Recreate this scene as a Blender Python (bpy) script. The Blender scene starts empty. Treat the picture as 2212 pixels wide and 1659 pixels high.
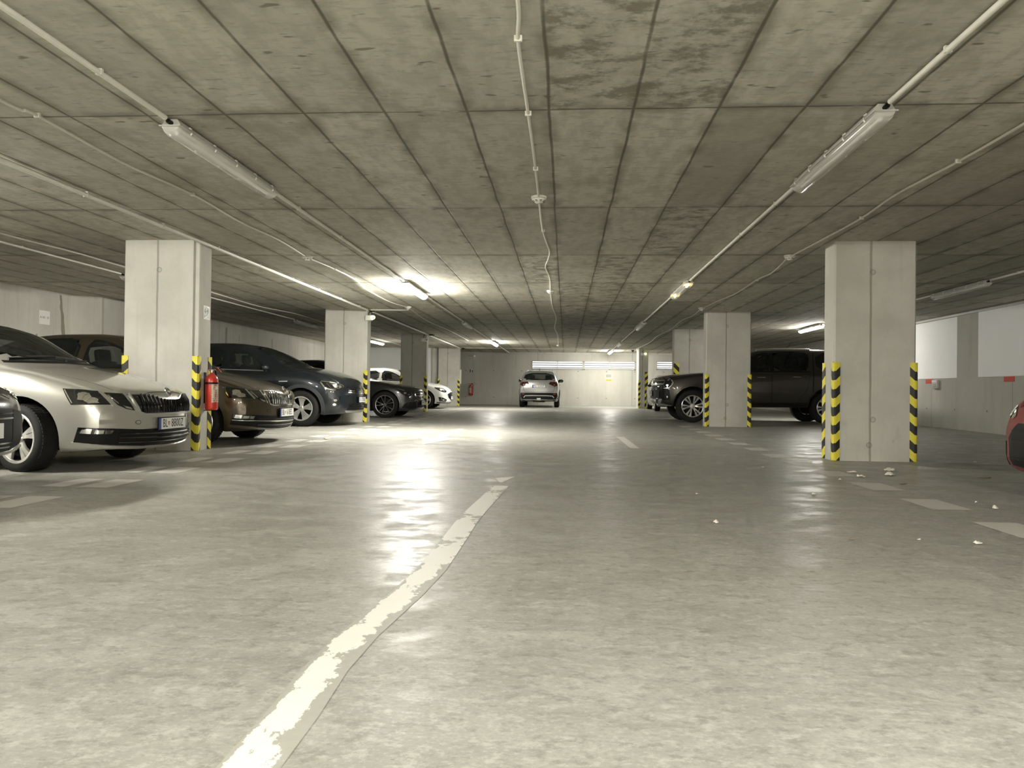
import bpy, bmesh, math, random
from mathutils import Vector, Matrix
from mathutils.bvhtree import BVHTree

random.seed(7)
S = bpy.context.scene
COL = S.collection

# ------------------------------------------------------------------ camera, world, exposure
cam_data = bpy.data.cameras.new('camera')
cam = bpy.data.objects.new('camera', cam_data)
COL.objects.link(cam)
cam_data.sensor_fit = 'HORIZONTAL'
cam_data.sensor_width = 36.0
cam_data.lens = 36.0 * 1661.0 / 2212.0
cam_data.clip_start = 0.05
cam_data.clip_end = 200
R_ = Vector((0.99750419, 0.06966454, 0.0114993))
U_ = Vector((-0.01085578, -0.0096089, 0.9998949))
F_ = Vector((-0.06976772, 0.9975242, 0.00882866))
cam.matrix_world = Matrix(((R_.x, U_.x, -F_.x, 0.0), (R_.y, U_.y, -F_.y, 0.0), (R_.z, U_.z, -F_.z, 0.782), (0, 0, 0, 1)))
S.camera = cam

world = bpy.data.worlds.new('world')
S.world = world
world.use_nodes = True
world.node_tree.nodes['Background'].inputs[0].default_value = (0.8, 0.9, 1.0, 1)
world.node_tree.nodes['Background'].inputs[1].default_value = 0.05

S.view_settings.view_transform = 'Standard'
S.view_settings.look = 'None'
S.view_settings.gamma = 1.0
S.view_settings.use_curve_mapping = False
S.view_settings.exposure = 3.2
S.cycles.use_denoising = True
S.cycles.use_adaptive_sampling = True
S.cycles.adaptive_threshold = 0.05
S.cycles.max_bounces = 7
S.cycles.diffuse_bounces = 4
S.cycles.glossy_bounces = 4
S.cycles.transmission_bounces = 6
S.cycles.transparent_max_bounces = 12
S.cycles.sample_clamp_indirect = 6.0
S.cycles.time_limit = 1050
LAMP_W = 60.0        # strength of a lit tube
CEIL = 2.597


def floor_z(y):
    return max(0.0, 0.0048 * (y - 9.5))


# ------------------------------------------------------------------ small helpers
def tag(o, label=None, cat=None, group=None, kind=None):
    if label: o['label'] = label
    if cat: o['category'] = cat
    if group: o['group'] = group
    if kind: o['kind'] = kind
    return o


def empty(name, loc, rz=0.0):
    o = bpy.data.objects.new(name, None)
    COL.objects.link(o)
    o.location = loc
    o.rotation_euler = (0, 0, rz)
    o.empty_display_size = 0.1
    return o


def link(name, me, mat, parent=None):
    o = bpy.data.objects.new(name, me)
    COL.objects.link(o)
    if parent is not None:
        o.parent = parent
    for m in (mat if isinstance(mat, (list, tuple)) else [mat]):
        if m is not None and m.name not in [x.name for x in me.materials if x]:
            me.materials.append(m)
    return o


def smooth(me, ang=35):
    for p in me.polygons:
        p.use_smooth = True
    me.set_sharp_from_angle(angle=math.radians(ang))


class MB:
    """collects shapes for one mesh"""
    def __init__(self):
        self.v = []; self.f = []; self.mi = []

    def add(self, vs, fs, mi=0, M=None):
        n = len(self.v)
        for p in vs:
            p = Vector(p)
            self.v.append(tuple(M @ p) if M is not None else tuple(p))
        for f in fs:
            self.f.append([i + n for i in f]); self.mi.append(mi)
        return self

    def box(self, c, s, mi=0, M=None, bev=0.0):
        hx, hy, hz = s[0] / 2, s[1] / 2, s[2] / 2
        if bev <= 0:
            vs = [(c[0] + a * hx, c[1] + b * hy, c[2] + d * hz) for a in (-1, 1) for b in (-1, 1) for d in (-1, 1)]
            fs = [(0, 1, 3, 2), (4, 6, 7, 5), (0, 4, 5, 1), (2, 3, 7, 6), (0, 2, 6, 4), (1, 5, 7, 3)]
            return self.add(vs, fs, mi, M)
        bm = bmesh.new()
        bmesh.ops.create_cube(bm, size=1.0)
        for v in bm.verts:
            v.co = Vector((c[0] + v.co.x * s[0], c[1] + v.co.y * s[1], c[2] + v.co.z * s[2]))
        bmesh.ops.bevel(bm, geom=bm.edges[:], offset=bev, segments=2, affect='EDGES', profile=0.6)
        bm.verts.index_update()
        vs = [v.co.copy() for v in bm.verts]; fs = [[v.index for v in f.verts] for f in bm.faces]
        bm.free()
        return self.add(vs, fs, mi, M)

    def tube(self, pts, r, n=8, mi=0, M=None, flat=1.0):
        pts = [Vector(p) for p in pts]
        rings = []
        up = Vector((0, 0, 1))
        for i, p in enumerate(pts):
            d = (pts[min(i + 1, len(pts) - 1)] - pts[max(i - 1, 0)]).normalized()
            a = d.cross(up)
            if a.length < 1e-3: a = d.cross(Vector((0, 1, 0)))
            a.normalize(); b = a.cross(d).normalized()
            rr = r[i] if isinstance(r, (list, tuple)) else r
            rings.append([p + a * (rr * math.cos(2 * math.pi * k / n)) + b * (flat * rr * math.sin(2 * math.pi * k / n)) for k in range(n)])
        vs = [q for ring in rings for q in ring]
        fs = []
        for i in range(len(rings) - 1):
            for k in range(n):
                a0 = i * n + k; a1 = i * n + (k + 1) % n
                fs.append((a0, a1, a1 + n, a0 + n))
        fs.append(tuple(range(n - 1, -1, -1))); fs.append(tuple(range((len(rings) - 1) * n, len(rings) * n)))
        return self.add(vs, fs, mi, M)

    def lathe(self, prof, n=32, mi=0, M=None, close=False, cap=True):
        """prof: (r, h) pairs, axis = local z"""
        vs = []; fs = []
        m = len(prof)
        for (r, h) in prof:
            for k in range(n):
                a = 2 * math.pi * k / n
                vs.append((r * math.cos(a), r * math.sin(a), h))
        for i in range(m - 1 if not close else m):
            j = (i + 1) % m
            for k in range(n):
                k2 = (k + 1) % n
                fs.append((i * n + k, i * n + k2, j * n + k2, j * n + k))
        if not close and cap:
            if prof[0][0] > 1e-6: fs.append(tuple(range(n - 1, -1, -1)))
            if prof[-1][0] > 1e-6: fs.append(tuple(range((m - 1) * n, m * n)))
        return self.add(vs, fs, mi, M)

    def prism(self, poly, d0, d1, axis='z', mi=0, M=None):
        n = len(poly)
        def P(p, d):
            if axis == 'z': return (p[0], p[1], d)
            if axis == 'y': return (p[0], d, p[1])
            return (d, p[0], p[1])
        vs = [P(p, d0) for p in poly] + [P(p, d1) for p in poly]
        fs = [tuple(range(n - 1, -1, -1)), tuple(range(n, 2 * n))]
        for i in range(n):
            j = (i + 1) % n
            fs.append((i, j, j + n, i + n))
        return self.add(vs, fs, mi, M)

    def mesh(self, name, sm=None):
        me = bpy.data.meshes.new(name)
        me.from_pydata([tuple(v) for v in self.v], [], self.f)
        me.polygons.foreach_set('material_index', self.mi)
        bm = bmesh.new(); bm.from_mesh(me)
        bmesh.ops.recalc_face_normals(bm, faces=bm.faces)
        bm.to_mesh(me); bm.free()
        if sm: smooth(me, sm)
        return me

    def build(self, name, mat, parent=None, sm=None):
        return link(name, self.mesh(name, sm), mat, parent)


def text_mesh(body, size, extrude=0.0006, align='CENTER'):
    cu = bpy.data.curves.new('lettering', 'FONT')
    cu.body = body; cu.size = size; cu.align_x = align; cu.align_y = 'CENTER'; cu.extrude = extrude
    cu.resolution_u = 3
    o = bpy.data.objects.new('lettering', cu)
    COL.objects.link(o)
    dg = bpy.context.evaluated_depsgraph_get()
    me = bpy.data.meshes.new_from_object(o.evaluated_get(dg))
    bpy.data.objects.remove(o); bpy.data.curves.remove(cu)
    me.materials.clear()
    me.name = 'lettering'
    return me


# ------------------------------------------------------------------ materials
class NT:
    def __init__(self, name):
        self.m = bpy.data.materials.new(name); self.m.use_nodes = True
        self.t = self.m.node_tree
        self.b = self.t.nodes['Principled BSDF']
        self.out = self.t.nodes['Material Output']

    def n(self, kind, **kw):
        nd = self.t.nodes.new(kind)
        for k, v in kw.items(): setattr(nd, k, v)
        return nd

    def set(self, sock, v):
        if isinstance(v, bpy.types.NodeSocket): self.t.links.new(v, sock)
        else: sock.default_value = v

    def math(self, op, a, b=0.0, c=0.0, clamp=False):
        nd = self.n('ShaderNodeMath', operation=op, use_clamp=clamp)
        self.set(nd.inputs[0], a); self.set(nd.inputs[1], b); self.set(nd.inputs[2], c)
        return nd.outputs[0]

    def noise(self, vec, scale, detail=4.0, rough=0.5, dist=0.0):
        nd = self.n('ShaderNodeTexNoise')
        if vec is not None: self.set(nd.inputs['Vector'], vec)
        nd.inputs['Scale'].default_value = scale; nd.inputs['Detail'].default_value = detail
        nd.inputs['Roughness'].default_value = rough; nd.inputs['Distortion'].default_value = dist
        return nd.outputs['Fac']

    def voro(self, vec, scale, feature='F1'):
        nd = self.n('ShaderNodeTexVoronoi', feature=feature)
        if vec is not None: self.set(nd.inputs['Vector'], vec)
        nd.inputs['Scale'].default_value = scale
        return nd.outputs['Distance']

    def mapping(self, vec, scale=(1, 1, 1), loc=(0, 0, 0), rot=(0, 0, 0)):
        nd = self.n('ShaderNodeMapping')
        self.set(nd.inputs['Vector'], vec)
        nd.inputs['Scale'].default_value = scale; nd.inputs['Location'].default_value = loc
        nd.inputs['Rotation'].default_value = rot
        return nd.outputs[0]

    def ramp(self, fac, lo, hi, a=0.0, b=1.0):
        nd = self.n('ShaderNodeMapRange', interpolation_type='SMOOTHSTEP')
        self.set(nd.inputs[0], fac)
        nd.inputs[1].default_value = lo; nd.inputs[2].default_value = hi
        nd.inputs[3].default_value = a; nd.inputs[4].default_value = b
        return nd.outputs[0]

    def mix(self, fac, a, b, blend='MIX'):
        nd = self.n('ShaderNodeMix', data_type='RGBA', blend_type=blend)
        self.set(nd.inputs[0], fac)
        self.set(nd.inputs[6], a if isinstance(a, bpy.types.NodeSocket) else tuple(a) + (1,) if len(a) == 3 else a)
        self.set(nd.inputs[7], b if isinstance(b, bpy.types.NodeSocket) else tuple(b) + (1,) if len(b) == 3 else b)
        return nd.outputs[2]

    def coords(self, which='Object'):
        return self.n('ShaderNodeTexCoord').outputs[which]

    def world(self):
        return self.n('ShaderNodeNewGeometry').outputs['Position']

    def sep(self, vec):
        nd = self.n('ShaderNodeSeparateXYZ'); self.set(nd.inputs[0], vec)
        return nd.outputs[0], nd.outputs[1], nd.outputs[2]

    def comb(self, x, y, z=0.0):
        nd = self.n('ShaderNodeCombineXYZ')
        self.set(nd.inputs[0], x); self.set(nd.inputs[1], y); self.set(nd.inputs[2], z)
        return nd.outputs[0]

    def bump(self, h, strength=0.3, dist=0.02):
        nd = self.n('ShaderNodeBump')
        self.set(nd.inputs['Height'], h); nd.inputs['Strength'].default_value = strength; nd.inputs['Distance'].default_value = dist
        self.t.links.new(nd.outputs[0], self.b.inputs['Normal'])


MATS = {}


def plain(name, col, rough=0.5, metal=0.0, coat=0.0, var=0.08, spec=0.5, scale=9.0):
    """plain surface with faint procedural mottling"""
    if name in MATS: return MATS[name]
    k = NT(name)
    nz = k.noise(k.coords(), scale, 3)
    c = k.mix(nz, [x * (1 - var) for x in col], [min(1, x * (1 + var)) for x in col])
    k.set(k.b.inputs['Base Color'], c)
    k.b.inputs['Roughness'].default_value = rough
    k.b.inputs['Metallic'].default_value = metal
    k.b.inputs['Coat Weight'].default_value = coat
    k.b.inputs['Coat Roughness'].default_value = 0.04
    k.b.inputs['Specular IOR Level'].default_value = spec
    MATS[name] = k.m
    return k.m


def emit(name, col, strength):
    if name in MATS: return MATS[name]
    k = NT(name)
    k.b.inputs['Base Color'].default_value = tuple(col) + (1,)
    k.b.inputs['Emission Color'].default_value = tuple(col) + (1,)
    k.b.inputs['Emission Strength'].default_value = strength
    MATS[name] = k.m
    return k.m


def glassy(name, tint, alpha, rough=0.02):
    """thin tinted pane: part see-through, part mirror-like"""
    if name in MATS: return MATS[name]
    k = NT(name)
    nz = k.noise(k.coords(), 3.0, 2)
    k.set(k.b.inputs['Base Color'], k.mix(nz, [x * 0.9 for x in tint], tint))
    k.b.inputs['Roughness'].default_value = rough
    k.b.inputs['Specular IOR Level'].default_value = 0.6
    k.b.inputs['Alpha'].default_value = alpha
    MATS[name] = k.m
    return k.m


def line_mask(k, coord, pos, w):
    d = k.math('ABSOLUTE', k.math('SUBTRACT', coord, pos))
    return k.ramp(d, w * 0.5, w, 1.0, 0.0)


def box_mask(k, x, y, x0, x1, y0, y1):
    a = k.math('MULTIPLY', k.math('GREATER_THAN', x, x0), k.math('LESS_THAN', x, x1))
    b = k.math('MULTIPLY', k.math('GREATER_THAN', y, y0), k.math('LESS_THAN', y, y1))
    return k.math('MULTIPLY', a, b)


def mat_ceiling():
    k = NT('formwork_concrete')
    w = k.world()
    x, y, z = k.sep(w)
    wob = k.math('MULTIPLY', k.math('SUBTRACT', k.noise(w, 1.3, 3), 0.5), 0.035)
    u = k.math('DIVIDE', k.math('ADD', k.math('SUBTRACT', x, -0.124), wob), 0.5386)
    v = k.math('DIVIDE', k.math('ADD', k.math('SUBTRACT', y, 4.95), wob), 2.645)
    fu = k.math('FRACT', k.math('ADD', u, 100)); fv = k.math('FRACT', k.math('ADD', v, 100))
    du = k.math('MULTIPLY', k.math('MINIMUM', fu, k.math('SUBTRACT', 1.0, fu)), 0.5386)
    dv = k.math('MULTIPLY', k.math('MINIMUM', fv, k.math('SUBTRACT', 1.0, fv)), 2.645)
    seam = k.math('MAXIMUM', k.ramp(du, 0.003, 0.015, 1, 0), k.ramp(dv, 0.003, 0.016, 1, 0))
    wide = k.math('MAXIMUM', k.ramp(du, 0.0, 0.10, 1, 0), k.ramp(dv, 0.0, 0.13, 1, 0))
    brk = k.noise(w, 3.0, 4)
    cell = k.n('ShaderNodeTexWhiteNoise', noise_dimensions='2D')
    k.set(cell.inputs['Vector'], k.comb(k.math('FLOOR', u), k.math('FLOOR', v)))
    rnd = cell.outputs['Value']
    big = k.noise(k.mapping(w, (0.8, 0.5, 1)), 1.0, 5, 0.6)
    fine = k.noise(k.mapping(w, (9, 26, 1)), 1.0, 6, 0.65)
    grain = k.noise(k.mapping(w, (6, 2.2, 1)), 1.6, 5, 0.6)
    pits = k.ramp(k.noise(k.mapping(w, (5, 12, 1), (3, 1, 0)), 1.0, 2, 0.5), 0.685, 0.75)
    blot = k.ramp(k.noise(k.mapping(w, (1.3, 1.1, 1), (9, 4, 0)), 1.0, 6, 0.62), 0.53, 0.70)
    base = k.mix(rnd, (0.384, 0.367, 0.310), (0.625, 0.598, 0.509))
    base = k.mix(k.ramp(big, 0.3, 0.7), base, k.mix(0.5, base, (0.624, 0.601, 0.528)))
    base = k.mix(k.math('MULTIPLY', k.ramp(fine, 0.45, 0.72), 0.50), base, (0.282, 0.264, 0.208))
    base = k.mix(k.math('MULTIPLY', k.ramp(grain, 0.42, 0.62), 0.40), base, (0.327, 0.312, 0.253))
    base = k.mix(k.math('MULTIPLY', blot, 0.45), base, (0.238, 0.220, 0.166))
    # panels whose formwork left a rough dark face
    rough_faces = None
    for (x0, x1, y0, y1) in ((-0.13, 0.96, 2.0, 4.95), (-0.663, -0.12, 10.24, 12.9), (0.95, 1.49, 7.6, 10.24), (-0.13, 1.49, 12.9, 26.0), (0.42, 0.96, 10.24, 12.9)):
        b = box_mask(k, x, y, x0, x1, y0, y1)
        rough_faces = b if rough_faces is None else k.math('MAXIMUM', rough_faces, b)
    scab = k.ramp(k.noise(k.mapping(w, (4.5, 6, 1), (1, 7, 0)), 1.0, 7, 0.72), 0.46, 0.62)
    base = k.mix(k.math('MULTIPLY', k.math('MULTIPLY', rough_faces, scab), 0.75), base, (0.164, 0.149, 0.107))
    base = k.mix(k.math('MULTIPLY', k.math('MULTIPLY', wide, k.ramp(brk, 0.38, 0.62)), 0.72), base, (0.208, 0.194, 0.149))
    base = k.mix(k.math('MULTIPLY', seam, k.ramp(brk, 0.2, 0.5, 0.45, 0.92)), base, (0.125, 0.117, 0.087))
    dash = k.ramp(k.noise(k.mapping(w, (7, 30, 1), (2, 6, 0)), 1.0, 3, 0.6), 0.62, 0.70)
    base = k.mix(k.math('MULTIPLY', dash, k.math('MULTIPLY', k.ramp(big, 0.45, 0.6), 0.6)), base, (0.165, 0.151, 0.116))
    fleck = k.math('MULTIPLY', k.ramp(dv, 0.0, 0.010, 1, 0), k.ramp(k.noise(k.mapping(w, (1.5, 1, 1), (5, 5, 0)), 1.2, 4), 0.60, 0.66))
    base = k.mix(k.math('MULTIPLY', fleck, 0.8), base, (0.900, 0.900, 0.900))
    base = k.mix(k.math('MULTIPLY', pits, 0.75), base, (0.149, 0.133, 0.096))
    k.set(k.b.inputs['Base Color'], base)
    k.b.inputs['Roughness'].default_value = 0.72
    k.b.inputs['Specular IOR Level'].default_value = 0.3
    h = k.math('SUBTRACT', k.math('MULTIPLY', fine, 0.3), k.math('ADD', seam, k.math('MULTIPLY', pits, 0.6)))
    k.bump(h, 0.35, 0.012)
    return k.m


def mat_wall(name='wall_concrete', a=(0.50, 0.485, 0.43), b=(0.62, 0.605, 0.545), seam_p=2.64, axis='y'):
    k = NT(name)
    w = k.world()
    x, y, z = k.sep(w)
    c = y if axis == 'y' else x
    big = k.noise(k.mapping(w, (0.8, 0.8, 0.35)), 1.0, 5, 0.6)
    streak = k.noise(k.mapping(w, (7, 7, 0.5)), 1.0, 5, 0.6)
    fine = k.noise(w, 28, 5, 0.7)
    base = k.mix(k.ramp(big, 0.3, 0.7), a, b)
    base = k.mix(k.math('MULTIPLY', k.ramp(streak, 0.5, 0.8), 0.4), base, (0.33, 0.315, 0.265))
    base = k.mix(k.math('MULTIPLY', k.ramp(fine, 0.45, 0.8), 0.22), base, (0.38, 0.365, 0.31))
    f = k.math('FRACT', k.math('ADD', k.math('DIVIDE', c, seam_p), 50.3))
    d = k.math('MULTIPLY', k.math('MINIMUM', f, k.math('SUBTRACT', 1.0, f)), seam_p)
    base = k.mix(k.math('MULTIPLY', k.ramp(d, 0.006, 0.02, 1, 0), 0.6), base, (0.25, 0.24, 0.2))
    # tie holes on a grid
    g1 = k.math('FRACT', k.math('ADD', k.math('DIVIDE', c, 1.32), 50.07))
    gx = k.math('MULTIPLY', k.math('SUBTRACT', g1, 0.5), 1.32)
    g2 = k.math('FRACT', k.math('ADD', k.math('DIVIDE', z, 1.25), 0.12))
    gz = k.math('MULTIPLY', k.math('SUBTRACT', g2, 0.5), 1.25)
    r = k.math('SQRT', k.math('ADD', k.math('MULTIPLY', gx, gx), k.math('MULTIPLY', gz, gz)))
    base = k.mix(k.math('MULTIPLY', k.ramp(r, 0.018, 0.03, 1, 0), 0.75), base, (0.12, 0.11, 0.085))
    k.set(k.b.inputs['Base Color'], base)
    k.b.inputs['Roughness'].default_value = 0.8
    k.b.inputs['Specular IOR Level'].default_value = 0.25
    k.bump(fine, 0.12, 0.01)
    return k.m


def mat_pillar():
    k = NT('pillar_concrete')
    o = k.coords('Object')
    w = k.world()
    x, y, z = k.sep(o)
    big = k.noise(w, 1.7, 5, 0.6)
    streak = k.noise(k.mapping(w, (11, 11, 0.7)), 1.0, 5, 0.6)
    fine = k.noise(w, 34, 5, 0.7)
    base = k.mix(k.ramp(big, 0.3, 0.7), (0.50, 0.485, 0.43), (0.60, 0.585, 0.525))
    base = k.mix(k.math('MULTIPLY', k.ramp(streak, 0.5, 0.8), 0.3), base, (0.40, 0.385, 0.33))
    base = k.mix(k.math('MULTIPLY', k.ramp(fine, 0.5, 0.8), 0.18), base, (0.36, 0.345, 0.29))
    wob = k.math('MULTIPLY', k.math('SUBTRACT', k.noise(k.mapping(w, (1, 1, 2)), 2.0, 3), 0.5), 0.012)
    seam = line_mask(k, k.math('ADD', x, wob), -0.05, 0.016)
    base = k.mix(k.math('MULTIPLY', seam, 0.62), base, (0.20, 0.19, 0.155))
    for (cx, cz) in ((-0.03, 2.26), (-0.02, 0.52), (-0.06, 0.22)):
        dx = k.math('SUBTRACT', x, cx); dz = k.math('SUBTRACT', z, cz)
        r = k.math('SQRT', k.math('ADD', k.math('MULTIPLY', dx, dx), k.math('MULTIPLY', dz, dz)))
        ring = k.math('MULTIPLY', k.ramp(r, 0.018, 0.026, 0.35, 1.0), k.ramp(r, 0.028, 0.040, 1.0, 0.0))
        base = k.mix(k.math('MULTIPLY', ring, 0.6), base, (0.2, 0.19, 0.15))
    scuff = k.math('MULTIPLY', k.ramp(k.noise(k.mapping(w, (4, 4, 2.5), (3, 3, 3)), 1.0, 3), 0.62, 0.75), k.ramp(z, 0.1, 1.1, 0.6, 0.0))
    base = k.mix(scuff, base, (0.24, 0.225, 0.175))
    k.set(k.b.inputs['Base Color'], base)
    k.b.inputs['Roughness'].default_value = 0.8
    k.b.inputs['Specular IOR Level'].default_value = 0.25
    k.bump(k.math('SUBTRACT', k.math('MULTIPLY', fine, 0.4), seam), 0.25, 0.01)
    return k.m


def mat_floor():
    k = NT('sealed_floor')
    w = k.world()
    x, y, z = k.sep(w)
    big = k.noise(k.mapping(w, (0.45, 0.35, 1)), 1.0, 5, 0.6)
    mid = k.noise(k.mapping(w, (3.2, 3.8, 1)), 1.0, 7, 0.72)
    fine = k.noise(k.mapping(w, (17, 22, 1)), 1.0, 6, 0.75)
    drag = k.noise(k.mapping(w, (1.2, 9, 1), (2, 8, 0), (0, 0, 0.12)), 1.0, 5, 0.6)
    base = k.mix(k.ramp(big, 0.32, 0.68), (0.275, 0.272, 0.240), (0.345, 0.342, 0.306))
    base = k.mix(k.math('MULTIPLY', k.ramp(mid, 0.46, 0.62), 0.36), base, (0.41, 0.405, 0.362))
    base = k.mix(k.math('MULTIPLY', k.ramp(fine, 0.50, 0.62), 0.55), base, (0.47, 0.466, 0.425))
    base = k.mix(k.math('MULTIPLY', k.ramp(k.noise(k.mapping(w, (14, 20, 1), (4, 2, 0)), 1.0, 5, 0.75), 0.50, 0.64), 0.6), base, (0.19, 0.187, 0.16))
    base = k.mix(k.math('MULTIPLY', k.ramp(drag, 0.5, 0.75), 0.25), base, (0.22, 0.214, 0.175))
    tiny = k.noise(k.mapping(w, (55, 70, 1)), 1.0, 4, 0.7)
    base = k.mix(k.math('MULTIPLY', k.ramp(tiny, 0.52, 0.66), 0.35), base, (0.50, 0.495, 0.45))
    base = k.mix(k.math('MULTIPLY', k.ramp(tiny, 0.46, 0.34), 0.30), base, (0.16, 0.155, 0.13))
    crack = k.ramp(k.noise(k.mapping(w, (30, 60, 1), (0, 3, 0)), 1.0, 2), 0.76, 0.80)
    base = k.mix(k.math('MULTIPLY', crack, 0.7), base, (0.1, 0.095, 0.07))
    # a saw-cut joint across the aisle
    base = k.mix(k.math('MULTIPLY', line_mask(k, k.math('ADD', y, k.math('MULTIPLY', x, 0.30)), 14.6, 0.03), 0.7), base, (0.11, 0.105, 0.08))
    k.set(k.b.inputs['Base Color'], base)
    rg = k.math('ADD', k.ramp(mid, 0.38, 0.64, 0.26, 0.50), k.math('MULTIPLY', fine, 0.12))
    k.set(k.b.inputs['Roughness'], rg)
    k.b.inputs['Specular IOR Level'].default_value = 0.25
    h = k.math('ADD', k.math('MULTIPLY', k.noise(k.mapping(w, (1.1, 5.5, 1)), 1.0, 5, 0.62), 1.0), k.math('MULTIPLY', fine, 0.14))
    k.bump(h, 0.24, 0.014)
    return k.m


def mat_floor_paint(name, wear, col=(0.62, 0.61, 0.55), edge=0.0):
    """worn paint: flakes away to the floor underneath, most along its edges"""
    k = NT(name)
    w = k.world()
    n1 = k.noise(k.mapping(w, (16, 11, 1)), 1.0, 8, 0.70)
    n2 = k.noise(k.mapping(w, (3, 2.4, 1), (7, 2, 0)), 1.0, 3)
    s = k.math('ADD', k.math('MULTIPLY', n1, 0.6), k.math('MULTIPLY', n2, 0.6))
    if edge:
        at = k.n('ShaderNodeAttribute', attribute_name='edge_wear').outputs['Fac']
        s = k.math('SUBTRACT', s, k.math('MULTIPLY', at, edge))
    a = k.ramp(s, wear, wear + 0.02)
    base = k.mix(k.noise(w, 20, 4), [c * 0.93 for c in col], col)
    ghost = k.mix(k.noise(w, 30, 5), (0.32, 0.315, 0.275), (0.40, 0.395, 0.35))
    k.set(k.b.inputs['Base Color'], k.mix(a, ghost, base))
    k.b.inputs['Roughness'].default_value = 0.52
    k.b.inputs['Specular IOR Level'].default_value = 0.35
    return k.m


def mat_stripe(name, mode='corner', period=0.218, slope=1.0, phase=0.0):
    k = NT(name)
    x, y, z = k.sep(k.coords('Object'))
    if mode == 'corner':
        d = k.math('MAXIMUM', k.math('ABSOLUTE', x), k.math('ABSOLUTE', y))
    else:
        d = x
    t = k.math('DIVIDE', k.math('SUBTRACT', z, k.math('MULTIPLY', d, slope)), period)
    f = k.math('FRACT', k.math('ADD', t, 20 + phase + (0.1 if mode == 'corner' else 0.0)))
    m = k.math('GREATER_THAN', f, 0.5)
    nz = k.noise(k.coords('Object'), 40, 3)
    ye = k.mix(nz, (0.72, 0.62, 0.045), (0.86, 0.76, 0.08))
    bl = k.mix(nz, (0.012, 0.012, 0.011), (0.03, 0.03, 0.026))
    k.set(k.b.inputs['Base Color'], k.mix(m, ye, bl))
    k.b.inputs['Roughness'].default_value = 0.5
    return k.m


def mat_paint(name, col, metal=0.55, rough=0.32, coat=1.0):
    if name in MATS: return MATS[name]
    k = NT(name)
    fl = k.noise(k.coords(), 900, 1)
    k.set(k.b.inputs['Base Color'], k.mix(fl, [c * 0.9 for c in col], [min(1, c * 1.1) for c in col]))
    k.b.inputs['Metallic'].default_value = metal
    k.b.inputs['Roughness'].default_value = rough
    k.b.inputs['Coat Weight'].default_value = coat
    k.b.inputs['Coat Roughness'].default_value = 0.03
    MATS[name] = k.m
    return k.m


M_CEIL = mat_ceiling()
M_WALL = mat_wall()
M_WALLR = mat_wall('right_wall_concrete', (0.36, 0.35, 0.31), (0.45, 0.44, 0.39), seam_p=3.3)
M_BACK = mat_wall('back_wall_concrete', seam_p=4.4, axis='x')
M_PILLAR = mat_pillar()
M_FLOOR = mat_floor()
M_WHITEWALL = plain('white_wall_paint', (0.84, 0.84, 0.83), 0.75, var=0.04, scale=2.0)
M_WPLASTIC = plain('white_plastic', (0.82, 0.80, 0.73), 0.35)
M_GPLASTIC = plain('grey_plastic', (0.50, 0.49, 0.45), 0.5)
M_CABLE = plain('white_cable', (0.70, 0.68, 0.60), 0.5)
M_BLACK = plain('black_plastic', (0.006, 0.006, 0.006), 0.5, spec=0.22)
M_GLOSSBLACK = plain('gloss_black', (0.008, 0.008, 0.009), 0.08, coat=1.0)
M_RUBBER = plain('tyre_rubber', (0.013, 0.013, 0.012), 0.8, spec=0.3)
M_CHROME = plain('chrome', (0.82, 0.82, 0.80), 0.10, metal=1.0, var=0.02)
M_SILVERTRIM = plain('satin_silver', (0.60, 0.60, 0.57), 0.3, metal=0.8, var=0.03)
M_ALLOY = plain('alloy', (0.72, 0.71, 0.68), 0.24, metal=0.75, var=0.03)
M_DARKALLOY = plain('dark_alloy', (0.16, 0.16, 0.155), 0.28, metal=0.85, var=0.03)
M_WELL = plain('wheel_well', (0.006, 0.006, 0.006), 0.9)
M_TRIMIN = plain('cabin_trim', (0.016, 0.016, 0.016), 0.8)
M_SEAT = plain('seat_cloth', (0.024, 0.024, 0.024), 0.9)
M_PLATEW = plain('plate_white', (0.80, 0.80, 0.76), 0.4, var=0.02)
M_PLATEK = plain('plate_letters', (0.01, 0.01, 0.01), 0.5)
M_PLATEB = plain('plate_blue', (0.02, 0.05, 0.25), 0.4)
M_RED = plain('extinguisher_red', (0.55, 0.035, 0.018), 0.28, coat=0.6)
M_REDSIGN = plain('red_sign', (0.62, 0.04, 0.02), 0.45)
M_PAPER = plain('paper', (0.86, 0.85, 0.80), 0.7, var=0.02)
M_LENS = plain('lens_chrome', (0.9, 0.9, 0.88), 0.05, metal=1.0, var=0.02)
M_TAIL = plain('tail_red', (0.045, 0.004, 0.004), 0.08, coat=1.0)
M_REFLECT = plain('reflector_red', (0.55, 0.05, 0.03), 0.2)
M_GLASS = glassy('car_glass', (0.016, 0.020, 0.018), 0.62)
M_GLASSD = glassy('privacy_glass', (0.006, 0.007, 0.007), 0.93)
M_COVER = glassy('clear_cover', (0.90, 0.89, 0.84), 0.36, 0.12)


def tube_light(f):
    return emit('lit_tube_%03d' % round(f * 100), (1.0, 0.972, 0.89), LAMP_W * f)


M_DAY = emit('daylight', (0.95, 0.98, 1.0), 0.16)
M_TUBEDIM = emit('dim_tube_end', (1.0, 0.80, 0.30), 1.4)

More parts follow.
